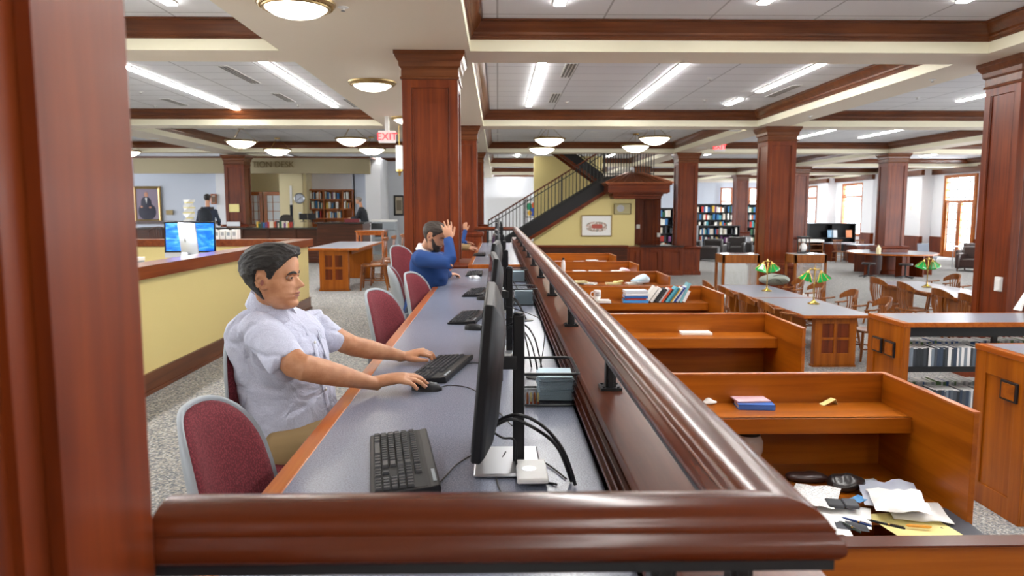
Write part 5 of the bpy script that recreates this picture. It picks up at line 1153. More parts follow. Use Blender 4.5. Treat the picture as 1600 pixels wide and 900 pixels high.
# upper flight rising back to the left
C0=Vector((px(950)+.05,Y0+1.6,land_z)); C1=Vector((px(838),Y0+1.6,land_z+1.75))
for yy in (0,1.15):
    m=MB(); m.prism([(C0.x,C0.z-.2),(C1.x,C1.z-.2),(C1.x,C1.z+.16),(C0.x,C0.z+.16)],'Y',C0.y+yy,C0.y+yy+.05); m.build('stringer','black_metal',t,world=True,smooth=False)
    m=MB(); m.prism([(C0.x,C0.z-.32),(C1.x,C1.z-.32),(C1.x,C1.z-.2),(C0.x,C0.z-.2)],'Y',C0.y+yy-.02,C0.y+yy+.07); m.build('stringer_trim','column_wood_X',t,world=True,smooth=False)
m=MB(); m.prism([(C0.x,C0.z-.18),(C1.x,C1.z-.18),(C1.x,C1.z-.12),(C0.x,C0.z-.12)],'Y',C0.y+.05,C0.y+1.15); m.build('soffit_plate','black_metal',t,world=True,smooth=False)
railrun(C0+Vector((0,0,.16)),C1+Vector((0,0,.16)),.98,26)
# yellow wall below the stair
t=thing('stair_wall','yellow wall filling the triangle under the stairs','wall',(px(900),Y0+.1,LOW)); t['kind']='structure'; t.name='wall_stair'
a=PT(-.3); b=PT(1); m=MB(); m.prism([(a.x+.6,LOW),(px(993),LOW),(px(993),b.z-.35),(b.x,b.z-.38),(PT(0).x+.25,PT(0).z-.38)],'Y',Y0+.12,Y0+.3); m.build('panel','yellow_wall',t,world=True,smooth=False)
struct(MB().box(px(841),px(960),Y0+3.1,Y0+3.3,LOW,3.4).build('wall_stair','yellow_wall',smooth=False))
# copper canopy
t=thing('canopy','copper-roofed cherry canopy below the stair landing','canopy',(px(995),Y0,2.0))
x0,x1=px(943),px(1036); zt=at(990,272,y=Y0-.5).z; 
def ring(x0,x1,y0,y1,z): return [(x0,y0,z),(x1,y0,z),(x1,y1,z),(x0,y1,z)]
m=MB(); zb=at(990,286,y=Y0-1).z; m.rings([ring(x0-.12,x1+.12,Y0-1.0,Y0+1.8,zb),ring(x0-.12,x1+.12,Y0-1.0,Y0+1.8,zb+.02),ring(x0+.75,x1-.75,Y0-.1,Y0+1.2,zb+.36)]); m.build('copper_roof','copper',t,world=True,smooth=False)
for i in range(12):
    u=i/11; m=MB(); m.beam((x0-.1+(x1-x0+.2)*u,Y0-1.0,zb+.03),(x0+.75+(x1-x0-1.5)*u,Y0-.1,zb+.375),.03,.03); m.build('seam','copper',t,world=True,smooth=False)
m=MB()
for (o,z0,z1) in ((.06,zb-.06,zb),(0,zb-.3,zb-.06),(-.05,zb-.34,zb-.3),(-.18,zb-.42,zb-.34),(-.22,zb-.5,zb-.42)): m.box(x0-o*1,x1+o,Y0-.95-o,Y0+1.75,z0,z1)
m.build('cornice','column_wood_X',t,world=True,bev=.008,smooth=False)
# posts below the canopy
for k,(a,b,yy) in enumerate(((993,1009,25.6),(1012,1042,26.0))):
    t=thing('enclosure_post',['narrow cherry post at the right end of the yellow wall','wide cherry post with a white switch under the canopy'][k],'post',(px(a)/1+0,yy,LOW)); w=(b-a)/sc*1.02
    m=MB(); H=zb-.45-LOW; m.box(0,w,0,.3,0,H); m.build('shaft','column_wood_Z',t,bev=.004,smooth=False); m=MB(); m.box(.08,w-.08,-.012,0,1.1,H-.1); m.box(-.03,w+.03,-.03,.33,0,1.0); m.build('panel','column_wood_Z',t,bev=.006,smooth=False)
for k,(a,b) in enumerate(((997,354),(1029,367))): tag(MB().box(-.06,.06,-.02,0,-.07,.07).build('switch_plate','white_plastic',loc=at(a,b,y=[25.57,25.96][k]),smooth=False,bev=.004),['white switch on the narrow post','white switch on the wide post under the canopy'][k],'switch')
tt,w,h=picture('framed watercolour of a red building on the yellow stair wall',908,336,956,369.5,Y0+.1,canvas='paper',fw=.035)
m=base('watercolour',srgb('#b6806f'),.8); b=m.node_tree.nodes['Principled BSDF']; tc=N(m,'ShaderNodeTexCoord'); n_=N(m,'ShaderNodeTexNoise'); n_.inputs['Scale'].default_value=14; n_.inputs['Detail'].default_value=5; L(m,tc.outputs['Object'],n_.inputs[0]); L(m,ramp(m,n_.outputs[0],[(.35,srgb('#7f8f86')),(.5,srgb('#c9a79a')),(.62,srgb('#e4e4e0'))]),b.inputs['Base Color'])
MB().rings([[(a*s,-.016-(1-s)*.002,-.03+b*s) for a,b in outline(24,.36,.17,2.5)] for s in (1,.02)],cap=False).build('painted_trees','watercolour',tt); MB().rings([[(a*s+.02,-.02-(1-s)*.002,-.02+b*s) for a,b in outline(12,.19,.07,6)] for s in (1,.02)],cap=False).build('painted_building',colmat('#b4574a'),tt)
tt,w,h=picture('small silver plaque above the watercolour',959.5,318,986,335,Y0+.1,frame='sign_bronze',canvas=colmat('#b7ac80',.4),fw=.02,cat='plaque'); MB().rings([[(a*s-.07,-.016-(1-s)*.002,.02+b*s) for a,b in outline(14,.13,.12,2)] for s in (1,.02)],cap=False).build('seal','silver',tt)
# low cabinets and counter under the canopy
t=thing('low_cabinet','low cherry panelled cabinet run under the canopy','cabinet',(px(1010),24.3,LOW)); x0,x1=px(958),px(1060); zc=at(1000,388,y=24.2).z
m=MB(); m.box(x0,x1,24.2,24.9,LOW,zc); m.box(x0-.05,x1,24.15,24.95,zc,zc+.05); m.build('body','column_wood_Z',t,world=True,bev=.004,smooth=False)
for k in range(3):
    a=x0+.05+k*(x1-x0)/3; b=a+(x1-x0)/3-.08; m=MB()
    for (p,q,r,s) in ((a,a+.08,LOW+.08,zc-.05),(b-.08,b,LOW+.08,zc-.05),(a,b,LOW+.08,LOW+.16),(a,b,zc-.13,zc-.05)): m.box(p,q,24.17,24.2,r,s)
    m.build('door_panel','column_wood_Z',t,world=True,bev=.004,smooth=False)
MB().box(px(993),x1,24.1,25,zc+.05,zc+.09).build('stone_top','granite',t,world=True,smooth=False)
t=thing('knee_wall','dark cherry knee wall behind the farthest carrels','partition',(2,21.5,LOW)); m=MB(); m.box(.5,px(972)*.9,21.5,21.7,LOW,.30); m.build('panel','dark_wood',t,world=True,smooth=False); m=MB(); m.box(.5,px(972)*.9+.03,21.42,21.78,.30,.36); m.build('cap','column_wood_X',t,world=True,bev=.01,smooth=False)
# abstract painting beyond the stair
t,w,h=picture('colourful abstract picture seen through the stair balusters',820,312,842,340,34,'black_plastic','paper',.04)
for k,(a,b,r,c) in enumerate(((-.12,.1,.14,'#1f8f6a'),(.1,.15,.12,'#d65a2c'),(.05,-.15,.16,'#2a4fae'),(-.1,-.2,.1,'#e0b13a'))): MB().rings([[(a+p*s,-.02-.004*k-(1-s)*.002,b+q*s) for p,q in outline(12,r,r*1.2,2)] for s in (1,.02)],cap=False).build('painted_shape',colmat(c),t)
t.location.y=34.0
struct(MB().box(px(760)*1.4,px(845)*1.42,34,34.2,LOW,1.95).build('wall_middle','white_wall',smooth=False))
# ---------------- ceiling fixtures
def bowl(label,x,y):
    zc=3.22; t=thing('bowl_pendant',label,'pendant lamp',(x,y,zc),0,'alabaster bowl pendants'); 
    MB().lathe([(.005,-.16),(.12,-.15),(.25,-.1),(.36,-.02),(.385,.02),(.37,.02),(.005,.0)],k=32).build('bowl','lamp_bowl',t)
    MB().lathe([(.375,.0),(.41,.005),(.43,.03),(.425,.05),(.38,.05),(.375,.03)],k=32).build('rim','antique_brass',t)
    MB().lathe([(.001,-.19),(.02,-.18),(.025,-.16),(.01,-.155)],k=12).build('finial','brass',t)
    for k in range(3): a=k*2.094+.3; MB().tube([(.4*math.cos(a),.4*math.sin(a),.04),(0.04*math.cos(a),.04*math.sin(a),TILE_Z-zc-.03)],.005,k=6).build('rod','brass',t)
    MB().lathe([(.001,TILE_Z-zc-.04),(.08,TILE_Z-zc-.03),(.09,TILE_Z-zc)],k=16).build('canopy_plate','brass',t)
for k,(x,y) in enumerate([(-6.95,20.4),(-6.8,23.2),(-3.84,19.7),(-3.85,22.9),(1.36,19.6),(1.34,22.6),(4.05,19.2),(4.02,21.7),(-11.8,24.0)]):
    bowl(['bowl pendant second from left, before the dark column','bowl pendant right of the dark column','bowl pendant left of the exit sign, nearer','bowl pendant under the exit sign','nearer bowl pendant just right of the central column','farther bowl pendant just right of the central column','nearer bowl pendant above the stair landing','farther bowl pendant above the stairs','bowl pendant beside the near dark column at the far left'][k],x,y)
def flush(label,x,y):
    t=thing('flush_ceiling_light',label,'ceiling light',(x,y,SOF),0,'round flush lights on the painted soffit')
    MB().lathe([(.001,-.13),(.12,-.122),(.21,-.095),(.27,-.055),(.28,-.03),(.27,-.03)],k=40).build('diffuser','lamp_bowl',t)
    MB().lathe([(.265,-.05),(.285,-.06),(.30,-.055),(.305,-.04),(.325,-.038),(.335,-.022),(.345,-.02),(.35,0),(.2,0)],k=48).build('rim','antique_brass',t,ang=.3)
    m=MB()
    for k in range(48): a=k*math.pi/24; m.ell((.315*math.cos(a),.315*math.sin(a),-.04),(.012,.012,.008),6,4)
    m.build('rope_moulding','antique_brass',t)
flush('large round ceiling light at the top centre-left of the photo',-1.80,6.85); flush('second round ceiling light left of the central column',-1.82,11.0); flush('third round ceiling light peeking at the central column\'s left edge',-1.82,15.2)
def exit_sign(label,px_,py_,z,y,flip=False,rz=0):
    p=at(px_,py_,y=y); t=thing('exit_sign',label,'sign',(p.x,y,p.z),rz,'red EXIT signs'); MB().box(-.17,.17,-.025,.025,-.12,.12).build('housing','silver' if flip else 'white_plastic',t,bev=.006)
    text_part('lettering','EXIT',.2,'exit_red',t,(0,-.03,-.0),(math.pi/2,0,0),.004,flip=flip)
    MB().box(-.04,.04,-.04,.04,.12,SOF-p.z).build('mount','white_plastic',t,smooth=False)
exit_sign('grey-backed red EXIT sign left of the central column',605,214,0,15.0); exit_sign('red EXIT sign beneath the right ceiling beams',1124,230,0,22.0)
# ================================================================ PEOPLE
def fuse(mb,name,mat,parent,voxel=.006,it=3,label=None,fn=None):
    o=mb.build(name,mat,parent,world=True,smooth=False)
    r=o.modifiers.new('r','REMESH'); r.mode='VOXEL'; r.voxel_size=voxel
    s=o.modifiers.new('s','SMOOTH'); s.iterations=it; s.factor=.5
    bpy.context.view_layer.update()
    me=bpy.data.meshes.new_from_object(o.evaluated_get(bpy.context.evaluated_depsgraph_get()))
    o.modifiers.clear(); old=o.data; o.data=me; bpy.data.meshes.remove(old); me.name=name
    if not me.materials: me.materials.append(MATS[mat])
    if fn:
        for v in me.vertices: v.co=fn(v.co,v.normal)
    me.shade_smooth()
    if label: o['label']=label
    return o
def interp(tab,z):
    if z<=tab[0][0]: return tab[0][1]
    for (a,fa),(b,fb) in zip(tab,tab[1:]):
        if z<=b:
            t=(z-a)/(b-a); t=t*t*(3-2*t) if False else t
            return fa+(fb-fa)*t
    return tab[-1][1]
FRONT=[(0,.27),(.03,.355),(.07,.398),(.11,.405),(.155,.372),(.19,.392),(.215,.402),(.235,.38),(.26,.41),(.29,.39),(.33,.388),(.42,.375),(.5,.362),(.55,.385),(.6,.398),(.68,.40),(.76,.385),(.84,.335),(.91,.25),(.96,.16),(1,.02)]
BACK=[(0,.05),(.05,.0),(.12,-.08),(.2,-.17),(.3,-.28),(.4,-.37),(.5,-.42),(.6,-.44),(.7,-.43),(.8,-.375),(.88,-.29),(.94,-.19),(1,-.03)]
WID=[(0,.09),(.04,.15),(.1,.2),(.2,.25),(.3,.275),(.4,.295),(.5,.31),(.6,.322),(.7,.318),(.8,.275),(.88,.205),(.95,.115),(1,.02)]
def head_pt(z,t,off=0.0,eyes=True):
    """z 0 chin .. 1 crown, t angle 0 = face; units of head height"""
    f,b,w=interp(FRONT,z),interp(BACK,z),interp(WID,z); cx=(f+b)/2; a=(f-b)/2; c,s=math.cos(t),math.sin(t)
    x=cx+a*math.copysign(abs(c)**.92,c); y=w*math.copysign(abs(s)**.86,s)
    if c>0: y*=1-.10*c*c
    if c>0 and eyes:
        y0=y
        n=interp([(.30,0),(.325,.03),(.35,.11),(.375,.135),(.40,.12),(.44,.085),(.49,.045),(.53,.012),(.56,0)],z); sp=interp([(.3,.07),(.36,.062),(.42,.04),(.52,.03)],z)
        x+=n*math.exp(-(y0/sp)**2)
        x-=.04*math.exp(-((abs(y0)-.135)/.07)**2-((z-.495)/.045)**2)
        x+=.014*math.exp(-(y0/.13)**2-((z-.56)/.025)**2)*(1 if abs(y0)<.22 else 0)
        x+=.012*math.exp(-((abs(y0)-.17)/.08)**2-((z-.40)/.05)**2)
        x-=.012*math.exp(-((abs(y0)-.0)/.1)**2-((z-.237)/.006)**2)
    d=Vector((math.cos(t)/max(a,.05),math.sin(t)/max(w,.05),(z-.5)*2.2)).normalized()
    p=Vector((x,y,z-.5))
    return p+d*off
def smooth01(e0,e1,x):
    t=min(1,max(0,(x-e0)/(e1-e0))); return t*t*(3-2*t)
def make_head(root,mb,c,fwd,up,H,hair='hair_dark',style=None,detail=True,beard=None):
    f=Vector(fwd).normalized(); u=Vector(up); l=u.cross(f).normalized(); u=f.cross(l).normalized()
    R=Matrix(((f.x,l.x,u.x,0),(f.y,l.y,u.y,0),(f.z,l.z,u.z,0),(0,0,0,1))); M=Matrix.Translation(Vector(c))@R@Matrix.Scale(H,4)
    nz,nt=(80,96) if detail else (26,28)
    zs=[.004+.992*i/(nz-1) for i in range(nz)]
    mb.rings([[M@head_pt(z,2*math.pi*j/nt) for j in range(nt)] for z in zs])
    for s in (-1,1):   # ears
        mb.ell(M@Vector((-.035,s*.305,-.085)),(.055*H,.018*H,.105*H),14,10,R@Matrix.Rotation(.2,4,'Y')@Matrix.Rotation(-s*.35,4,'Z'))
        if detail:
            pts=[M@Vector((-.045+.07*math.cos(a)-.02*math.sin(a),s*(.33+.022*(-math.cos(a))),-.08+.115*math.sin(a))) for a in [(-.9+4.6*i/12) for i in range(13)]]
            mb.tube(pts,.017*H,k=8,round_=True)
            mb.ell(M@Vector((-.02,s*.325,-.165)),(.03*H,.014*H,.035*H),10,8)
            MB().ell(M@Vector((-.028,s*.331,-.075)),(.026*H,.006*H,.045*H),10,8,R@Matrix.Rotation(.2,4,'Y')).build('ear_hollow','lips',root,world=True)
    # hair shell
    st=style or {}
    def mask(z,t):
        a=abs((t+math.pi)%(2*math.pi)-math.pi)   # 0 face .. pi nape
        hl=interp(st.get('line',[(0,.80),(.35,.80),(.7,.755),(.95,.66),(1.15,.60),(1.27,.47),(1.42,.46),(1.5,.60),(1.75,.60),(1.9,.42),(2.0,.26),(2.3,.14),(3.2,.12)]),a)
        return smooth01(hl-.018,hl+.035,z)
    m=MB(); rs=[]
    q=nt if detail else 32; zz=[.06+.94*i/(90 if detail else 26) for i in range((90 if detail else 26)+1)]
    q=140 if detail else 32
    for z in zz:
        r=[]
        for j in range(q):
            t=2*math.pi*j/q; a=abs((t+math.pi)%(2*math.pi)-math.pi); k=mask(z,t)
            th=interp(st.get('thick',[(.2,.012),(.45,.028),(.7,.055),(.85,.075),(1,.075)]),z)
            th*=(1-.35*smooth01(.9,1.5,a)*(1-smooth01(1.5,2.1,a)))if z<.6 else 1
            th+=st.get('quiff',.045)*smooth01(.76,.92,z)*(1-smooth01(.5,1.1,a))
            if detail:
                P=head_pt(z,t); 
                nn=noise.noise(Vector((P.x*3.0+P.z*2.5,P.y*16,P.z*9-P.x*5)))+.6*noise.noise(Vector((P.x*7,P.y*38,P.z*22-P.x*9)))
                th*=1+.42*nn
                k=min(1,max(0,k+.25*nn*(k*(1-k)*4)))
            r.append(M@head_pt(z,t,-.03+(th+.03)*k,eyes=False))
        rs.append(r)
    m.rings(rs); m.build('hair',hair,root,world=True,ang=1.2)
    if beard:
        m=MB(); rs=[]
        for z in [.0+.42*i/16 for i in range(17)]:
            r=[]
            for j in range(48):
                t=2*math.pi*j/48; a=abs((t+math.pi)%(2*math.pi)-math.pi)
                k=smooth01(1.62,1.4,a) if False else (1-smooth01(1.35,1.6,a)); top=interp([(0,.32),(.5,.28),(.9,.27),(1.3,.44)],a); k*=1-smooth01(top-.03,top+.02,z)
                if a<.32 and .195<z<.262: k*=.0
                r.append(M@head_pt(z,t,-.02+.034*k,eyes=False))
            rs.append(r)
        m.rings(rs).build('beard',beard,root,world=True,ang=1.2)
    for s in (-1,1):
        if detail:
            e=MB(); c0=Vector((.306,s*.135,-.005)); e.ell(M@c0,(.05*H,.058*H,.03*H),16,10,R); eo=e.build('eye','eye_white',root,world=True)
            e=MB(); e.ell(M@(c0+Vector((.033,0,0))),(.022*H,.032*H,.026*H),12,8,R); e.build('iris','eye_dark',eo,world=False).location=-root.location
            e=MB(); e.tube([M@(c0+Vector((.05-.03*abs(q_),q_*.075,.024-.02*q_*q_))) for q_ in (-1,-.5,0,.5,1)],[(.02*H,.012*H)]*5,k=8,up=u,round_=True); e.tube([M@(c0+Vector((.046-.03*abs(q_),q_*.075,-.026+.014*q_*q_))) for q_ in (-1,-.5,0,.5,1)],[(.018*H,.009*H)]*5,k=8,up=u,round_=True); e.build('eyelid','skin',root,world=True)
            e=MB(); e.tube([M@(c0+Vector((.058-.035*abs(q_),q_*.078,.015-.02*q_*q_))) for q_ in (-1,-.5,0,.5,1)],.0045*H,k=6,up=u,round_=True); e.build('eyelashes','hair_dark',root,world=True)
        e=MB(); e.tube([M@head_pt(zz_,s*tt,.004) for tt,zz_ in ((.14,.553),(.27,.572),(.42,.578),(.58,.558),(.66,.545))],[(.006*H,.012*H),(.01*H,.02*H),(.01*H,.02*H),(.008*H,.014*H),(.004*H,.006*H)],k=8,up=u,round_=True); e.build('eyebrow',hair,root,world=True)
    e=MB(); 
    for z0,dd in ((.218,.004),(.256,.003)):
        e.tube([M@head_pt(z0+.003*abs(q_),q_*.32,dd-.012*abs(q_)**3) for q_ in (-1,-.6,-.25,0,.25,.6,1)],[(.006*H,.006*H),(.012*H,.012*H),(.014*H,.015*H),(.014*H,.013*H),(.014*H,.015*H),(.012*H,.012*H),(.006*H,.006*H)],k=8,up=u,round_=True)
    e.build('lips','lips',root,world=True)
    return M,R
def make_hand(mb,w,fwd,back,thumb,s=1.0,curl=(.25,.3,.3,.35),spread=.08,thumb_curl=.3,first=.0,nails=None):
    """w wrist, fwd direction, back = direction out of the back of the hand, thumb=+1/-1 side along fwd x back"""
    f=Vector(fwd).normalized(); n=Vector(back); r=f.cross(n).normalized(); n=r.cross(f).normalized(); w=Vector(w)
    P=lambda a,b,c: w+(f*a+r*b*thumb+n*c)*s
    mb.tube([P(-.02,0,0),P(.0,0,0),P(.03,0.002,.002),P(.06,0,.004),P(.088,-.002,.003)],[(.027*s,.02*s),(.028*s,.02*s),(.036*s,.0185*s),(.041*s,.016*s),(.04*s,.0125*s)],k=16,up=n,round_=True)
    ends=[]
    for k,(b,a0,ln) in enumerate(((.030,.086,.074),(.0105,.092,.082),(-.0105,.089,.077),(-.030,.080,.060))):
        d=(f+r*thumb*(b*spread*30)).normalized(); ang=first+curl[k]*.5; p=P(a0-.012,b,.004); pts=[p]; rad=[.0105*s]
        for seg,frac in enumerate((.5,.28,.24)):
            dd=(d*math.cos(ang)-n*math.sin(ang)); p=p+dd*(ln+ (.012 if seg==0 else 0))*frac*s*1.02; pts.append(p); rad.append((.0092,.0082,.0072)[seg]*s); ang+=curl[k]*1.5
        rad[0]=.0102*s
        q=[pts[0]]; qr=[rad[0]]
        for i in range(3): q.append((pts[i]+pts[i+1])/2); qr.append((rad[i]+rad[i+1])/2*.96); q.append(pts[i+1]); qr.append(rad[i+1])
        mb.tube(q,[(x_,x_*.95) for x_ in qr],k=10,up=n,round_=True); ends.append((pts[-1],dd,n,rad[-1]))
    a=P(.018,.022,-.004); b=P(.045,.048,-.010); d=(f*math.cos(thumb_curl)*1.0+r*thumb*.45-n*.12).normalized(); c=b+d*.034*s; e=c+(d-n*.1-r*thumb*.15).normalized()*.028*s
    mb.tube([a,b,c,e],[(.017*s,.016*s),(.0135*s,.013*s),(.0105*s,.0102*s),(.0088*s,.008*s)],k=10,up=n,round_=True); ends.append((e,d,n,.0088*s))
    return ends
def nails(ends,root,n=5,mat='nail'):
    for p,d,nn,r in ends:
        u=(nn-d*nn.dot(d)).normalized(); s_=d.cross(u).normalized(); R=Matrix(((d.x,s_.x,u.x,0),(d.y,s_.y,u.y,0),(d.z,s_.z,u.z,0),(0,0,0,1)))
        MB().ell(p+u*r*.62,(r*.85,r*.66,r*.42),8,6,R).build('fingernail',mat,root,world=True)
def ringE(c,a,b,rz=0,k=36,e=2.2):
    return [Vector((c[0]+x*math.cos(rz)-y*math.sin(rz),c[1]+x*math.sin(rz)+y*math.cos(rz),c[2])) for x,y in outline(k,a,b,e)]

# ---- man in the white short-sleeved shirt
root=thing('person','seated dark-haired person in a pale short-sleeved shirt and khaki trousers typing at the desk','person',(-.82,2.82,0))
def A(px_,py_,y): return at(px_,py_,y=y)
body=MB()
hc=A(425,431,2.72); make_head(root,body,hc,(1,-.06,-.03),(.0,0,1),.243)
TC=[(.475,-.74,.15,.17),(.54,-.755,.158,.172),(.636,-.80,.172,.17),(.71,-.825,.186,.165),(.783,-.84,.19,.168),(.88,-.85,.183,.175),(.955,-.858,.168,.19),(1.0,-.868,.135,.178),(1.03,-.872,.10,.14),(1.055,-.872,.07,.08),(1.075,-.868,.058,.06)]
sh=MB(); YW=-.42
TY=lambda z: 2.83-.03*max(0,z-.5)
sh.rings([ringE((x,TY(z),z),a,b,YW) for z,x,a,b in TC])
body.rings([ringE((x,TY(z),z),a-.02,b-.02,YW) for z,x,a,b in TC[:-1]])
nb=Vector((-.868,2.80,1.03)); body.tube([nb,Vector((-.858,2.775,1.07)),Vector((-.846,2.74,1.12)),hc+Vector((-.022,0.0,-.03))],[(.06,.062),(.055,.057),(.052,.055),(.05,.05)],k=20,up=(1,0,0))
# near (right) arm
S1=A(402,512,2.66); E1=A(474,574,2.46); W1=A(592,601,2.62)
sh.tube([S1+Vector((-.03,.08,-.02)),S1+Vector((0,.01,-.012)),S1.lerp(E1,.35),A(453,573,2.485)],[(.06,.06),(.072,.07),(.068,.067),(.066,.065)],k=20,up=(0,0,1))
body.tube([S1,S1.lerp(E1,.5),A(462,570,2.47),E1,E1.lerp(W1,.22),E1.lerp(W1,.5),E1.lerp(W1,.8),W1],[(.05,.05),(.05,.05),(.047,.048),(.044,.046),(.044,.045),(.038,.038),(.029,.027),(.027,.022)],k=20)
en=make_hand(body,W1+Vector((0,0,.012)),(1,.06,.10),(-.1,-.12,1),-1,1.08,curl=(.2,.22,.22,.26),first=.12,thumb_curl=.1,spread=.12); 
# far (left) arm
S2=A(492,508,3.0); E2=A(553,541,3.06); W2=A(632,557,3.14)
sh.tube([S2+Vector((-.05,-.06,.0)),S2,A(514,526,3.01),A(529,536,3.03)],[(.062,.062),(.066,.066),(.06,.06),(.056,.057)],k=20)
body.tube([S2,A(540,536,3.03),E2,E2.lerp(W2,.3),E2.lerp(W2,.75),W2],[(.045,.045),(.045,.045),(.042,.043),(.041,.041),(.029,.028),(.026,.021)],k=20)
en2=make_hand(body,W2,(1,.02,.22),(-.2,-.12,1),1,.97,curl=(.55,.55,.5,.5),first=.15,spread=.1,thumb_curl=.1)
for yy in (2.70,2.95): body.tube([(-.76,yy,.535),(-.5,yy-.02,.55),(-.28,yy-.02,.54),(-.27,yy-.02,.45),(-.33,yy-.02,.12),(-.33,yy-.02,.05)],[.07,.065,.05,.045,.035,.035],k=14)
body.tube([(-.74,2.83,.5),(-.74,2.83,.6)],.1,k=16)
fuse(body,'body','skin',root,.0045,2)
nails(en,root); nails(en2,root)
def crease(v,n):
    w=Vector(v); a=noise.noise(Vector((w.x*7+w.z*6,w.y*5,w.z*13-w.x*8)))*.008+noise.noise(Vector((w.x*22+w.z*12,w.y*14,w.z*30)))*.0022
    b=(1-min(1,abs(noise.noise(Vector((w.x*5+w.z*4+3,w.y*6,w.z*9-w.x*4))))*5))*.009
    return w+Vector(n)*(a-b+.003)
fuse(sh,'shirt','shirt_cloth',root,.0065,9,fn=crease)
# collar, placket, buttons, pocket
m=MB(); rs=[]
fx=Vector((math.cos(YW*.6),math.sin(YW*.6),0)); 
for k in range(31):
    a=.30+(2*math.pi-.60)*k/30; c,s=math.cos(a+YW*.6),math.sin(a+YW*.6); ft=(1+math.cos(a))/2; z=1.072+.030*(1-ft)-.014*ft
    cx,cy=-.862,2.785; r=.068
    rs.append([(cx+c*(r-.004),cy+s*(r-.004),z-.012),(cx+c*(r-.004),cy+s*(r-.004),z+.022),(cx+c*(r+.001),cy+s*(r+.001),z+.024),(cx+c*(r+.022+.018*ft),cy+s*(r+.022+.018*ft),z-.022-.03*ft),(cx+c*(r+.016+.018*ft),cy+s*(r+.016+.018*ft),z-.024-.03*ft)])
m.rings(rs).build('collar','shirt_cloth',root,world=True,ang=.9)
def surf(z,da,out=.004):
    zz=[t_[0] for t_ in TC]; 
    for (z0,x0,a0,b0),(z1,x1,a1,b1) in zip(TC,TC[1:]):
        if z0<=z<=z1: t_=(z-z0)/(z1-z0); x,a,b=x0+(x1-x0)*t_,a0+(a1-a0)*t_,b0+(b1-b0)*t_; break
    ux,uy=(a+out)*math.cos(da),(b+out)*math.sin(da); return Vector((x+ux*math.cos(YW)-uy*math.sin(YW),TY(z)+ux*math.sin(YW)+uy*math.cos(YW),z))
m=MB(); m.tube([surf(z,.02,.002) for z in (.6,.68,.76,.84,.92,.98,1.02)],[(.013,.004)]*7,k=8,up=fx); m.build('placket','shirt_cloth',root,world=True)
for z in (.66,.75,.84,.93): MB().ell(surf(z,.02,.008),(.0035,.006,.006),10,8,Rz(YW)).build('button','paper',root,world=True)
m=MB(); m.rings([[surf(z,da,.008) for z,da in ((.86,.25),(.86,.75),(.97,.75),(.97,.25))],[surf(z,da,.0115) for z,da in ((.862,.26),(.862,.74),(.968,.74),(.968,.26))]]); m.build('pocket','shirt_cloth',root,world=True)
tr=MB()
for yy in (2.70,2.95): tr.tube([(-.79,yy,.54),(-.62,yy-.01,.56),(-.45,yy-.02,.57),(-.27,yy-.02,.56),(-.245,yy-.02,.47),(-.32,yy-.02,.25),(-.335,yy-.02,.10)],[(.09,.085),(.092,.085),(.085,.078),(.07,.07),(.066,.066),(.055,.055),(.055,.055)],k=16,round_=True)
tr.tube([(-.76,2.83,.47),(-.76,2.83,.64)],[(.16,.17),(.16,.17)],k=20)
fuse(tr,'trousers','khaki',root,.008,3,fn=lambda v,n: Vector(v)+Vector(n)*.006*noise.noise(Vector(v)*14))
for yy in (2.68,2.93): MB().rings([ringE((-.28+dx,yy,z),a,b,0,18) for z,dx,a,b in ((.002,0,.13,.045),(.03,0,.135,.05),(.06,-.01,.12,.045),(.09,-.05,.07,.04),(.11,-.055,.05,.038))]).build('shoe','dark_cloth',root,world=True)

# ---- man in the blue sweater
root=thing('person','seated bearded person in a blue sweater resting forehead on one hand','person',(-.62,6.45,0))
body=MB(); hc=A(679,368,6.3)
make_head(root,body,hc,(.85,-.28,-.42),(.42,-.1,.9),.245,'hair_brown',dict(quiff=.02,thick=[(.2,.01),(.45,.02),(.7,.04),(.85,.05),(1,.05)]),True,beard='hair_brown')
TC2=[(.46,-.70,.15,.18),(.6,-.66,.15,.17),(.72,-.63,.155,.165),(.83,-.605,.165,.17),(.93,-.60,.168,.185),(.99,-.60,.155,.19),(1.04,-.61,.12,.15),(1.075,-.62,.075,.08),(1.09,-.62,.06,.06)]
sw=MB(); sw.rings([ringE((x,6.42,z),a,b,-.3) for z,x,a,b in TC2]); body.rings([ringE((x,6.42,z),a-.02,b-.02,-.3) for z,x,a,b in TC2[:-1]])
body.tube([(-.62,6.4,1.03),(-.61,6.38,1.09),hc+Vector((-.03,0,-.03))],[.06,.056,.055],k=16)
S=A(659,404,6.2); E=A(704,411,6.05); Wr=A(701,375,6.17)
sw.tube([S+Vector((-.02,.05,0)),S,S.lerp(E,.5),E,E.lerp(Wr,.15),E.lerp(Wr,.6),E.lerp(Wr,1.0)],[(.075,.075),(.075,.075),(.064,.064),(.055,.055),(.055,.055),(.046,.046),(.038,.036)],k=18,round_=True)
body.tube([S,E,Wr],[.045,.04,.026],k=14); e1=make_hand(body,Wr,(-.12,.05,1),(.35,-1,.1),1,1.0,curl=(.2,.15,.18,.2),spread=.22)
S=Vector((-.52,6.62,.98)); E=Vector((-.50,6.82,.83)); Wr=Vector((-.47,7.0,.805))
sw.tube([S,S.lerp(E,.5),E,E.lerp(Wr,.9)],[(.07,.07),(.06,.06),(.055,.05),(.04,.036)],k=16,round_=True)
body.tube([S,E,Wr],[.04,.035,.026],k=12); e2=make_hand(body,Wr,(.55,.45,-.05),(0,0,1),-1,.95,curl=(.5,.5,.5,.5))
for yy in (6.3,6.6): body.tube([(-.68,yy,.53),(-.3,yy,.53),(-.28,yy,.45),(-.33,yy,.06)],[.065,.05,.045,.035],k=12)
fuse(body,'body','skin_light',root,.006,2)
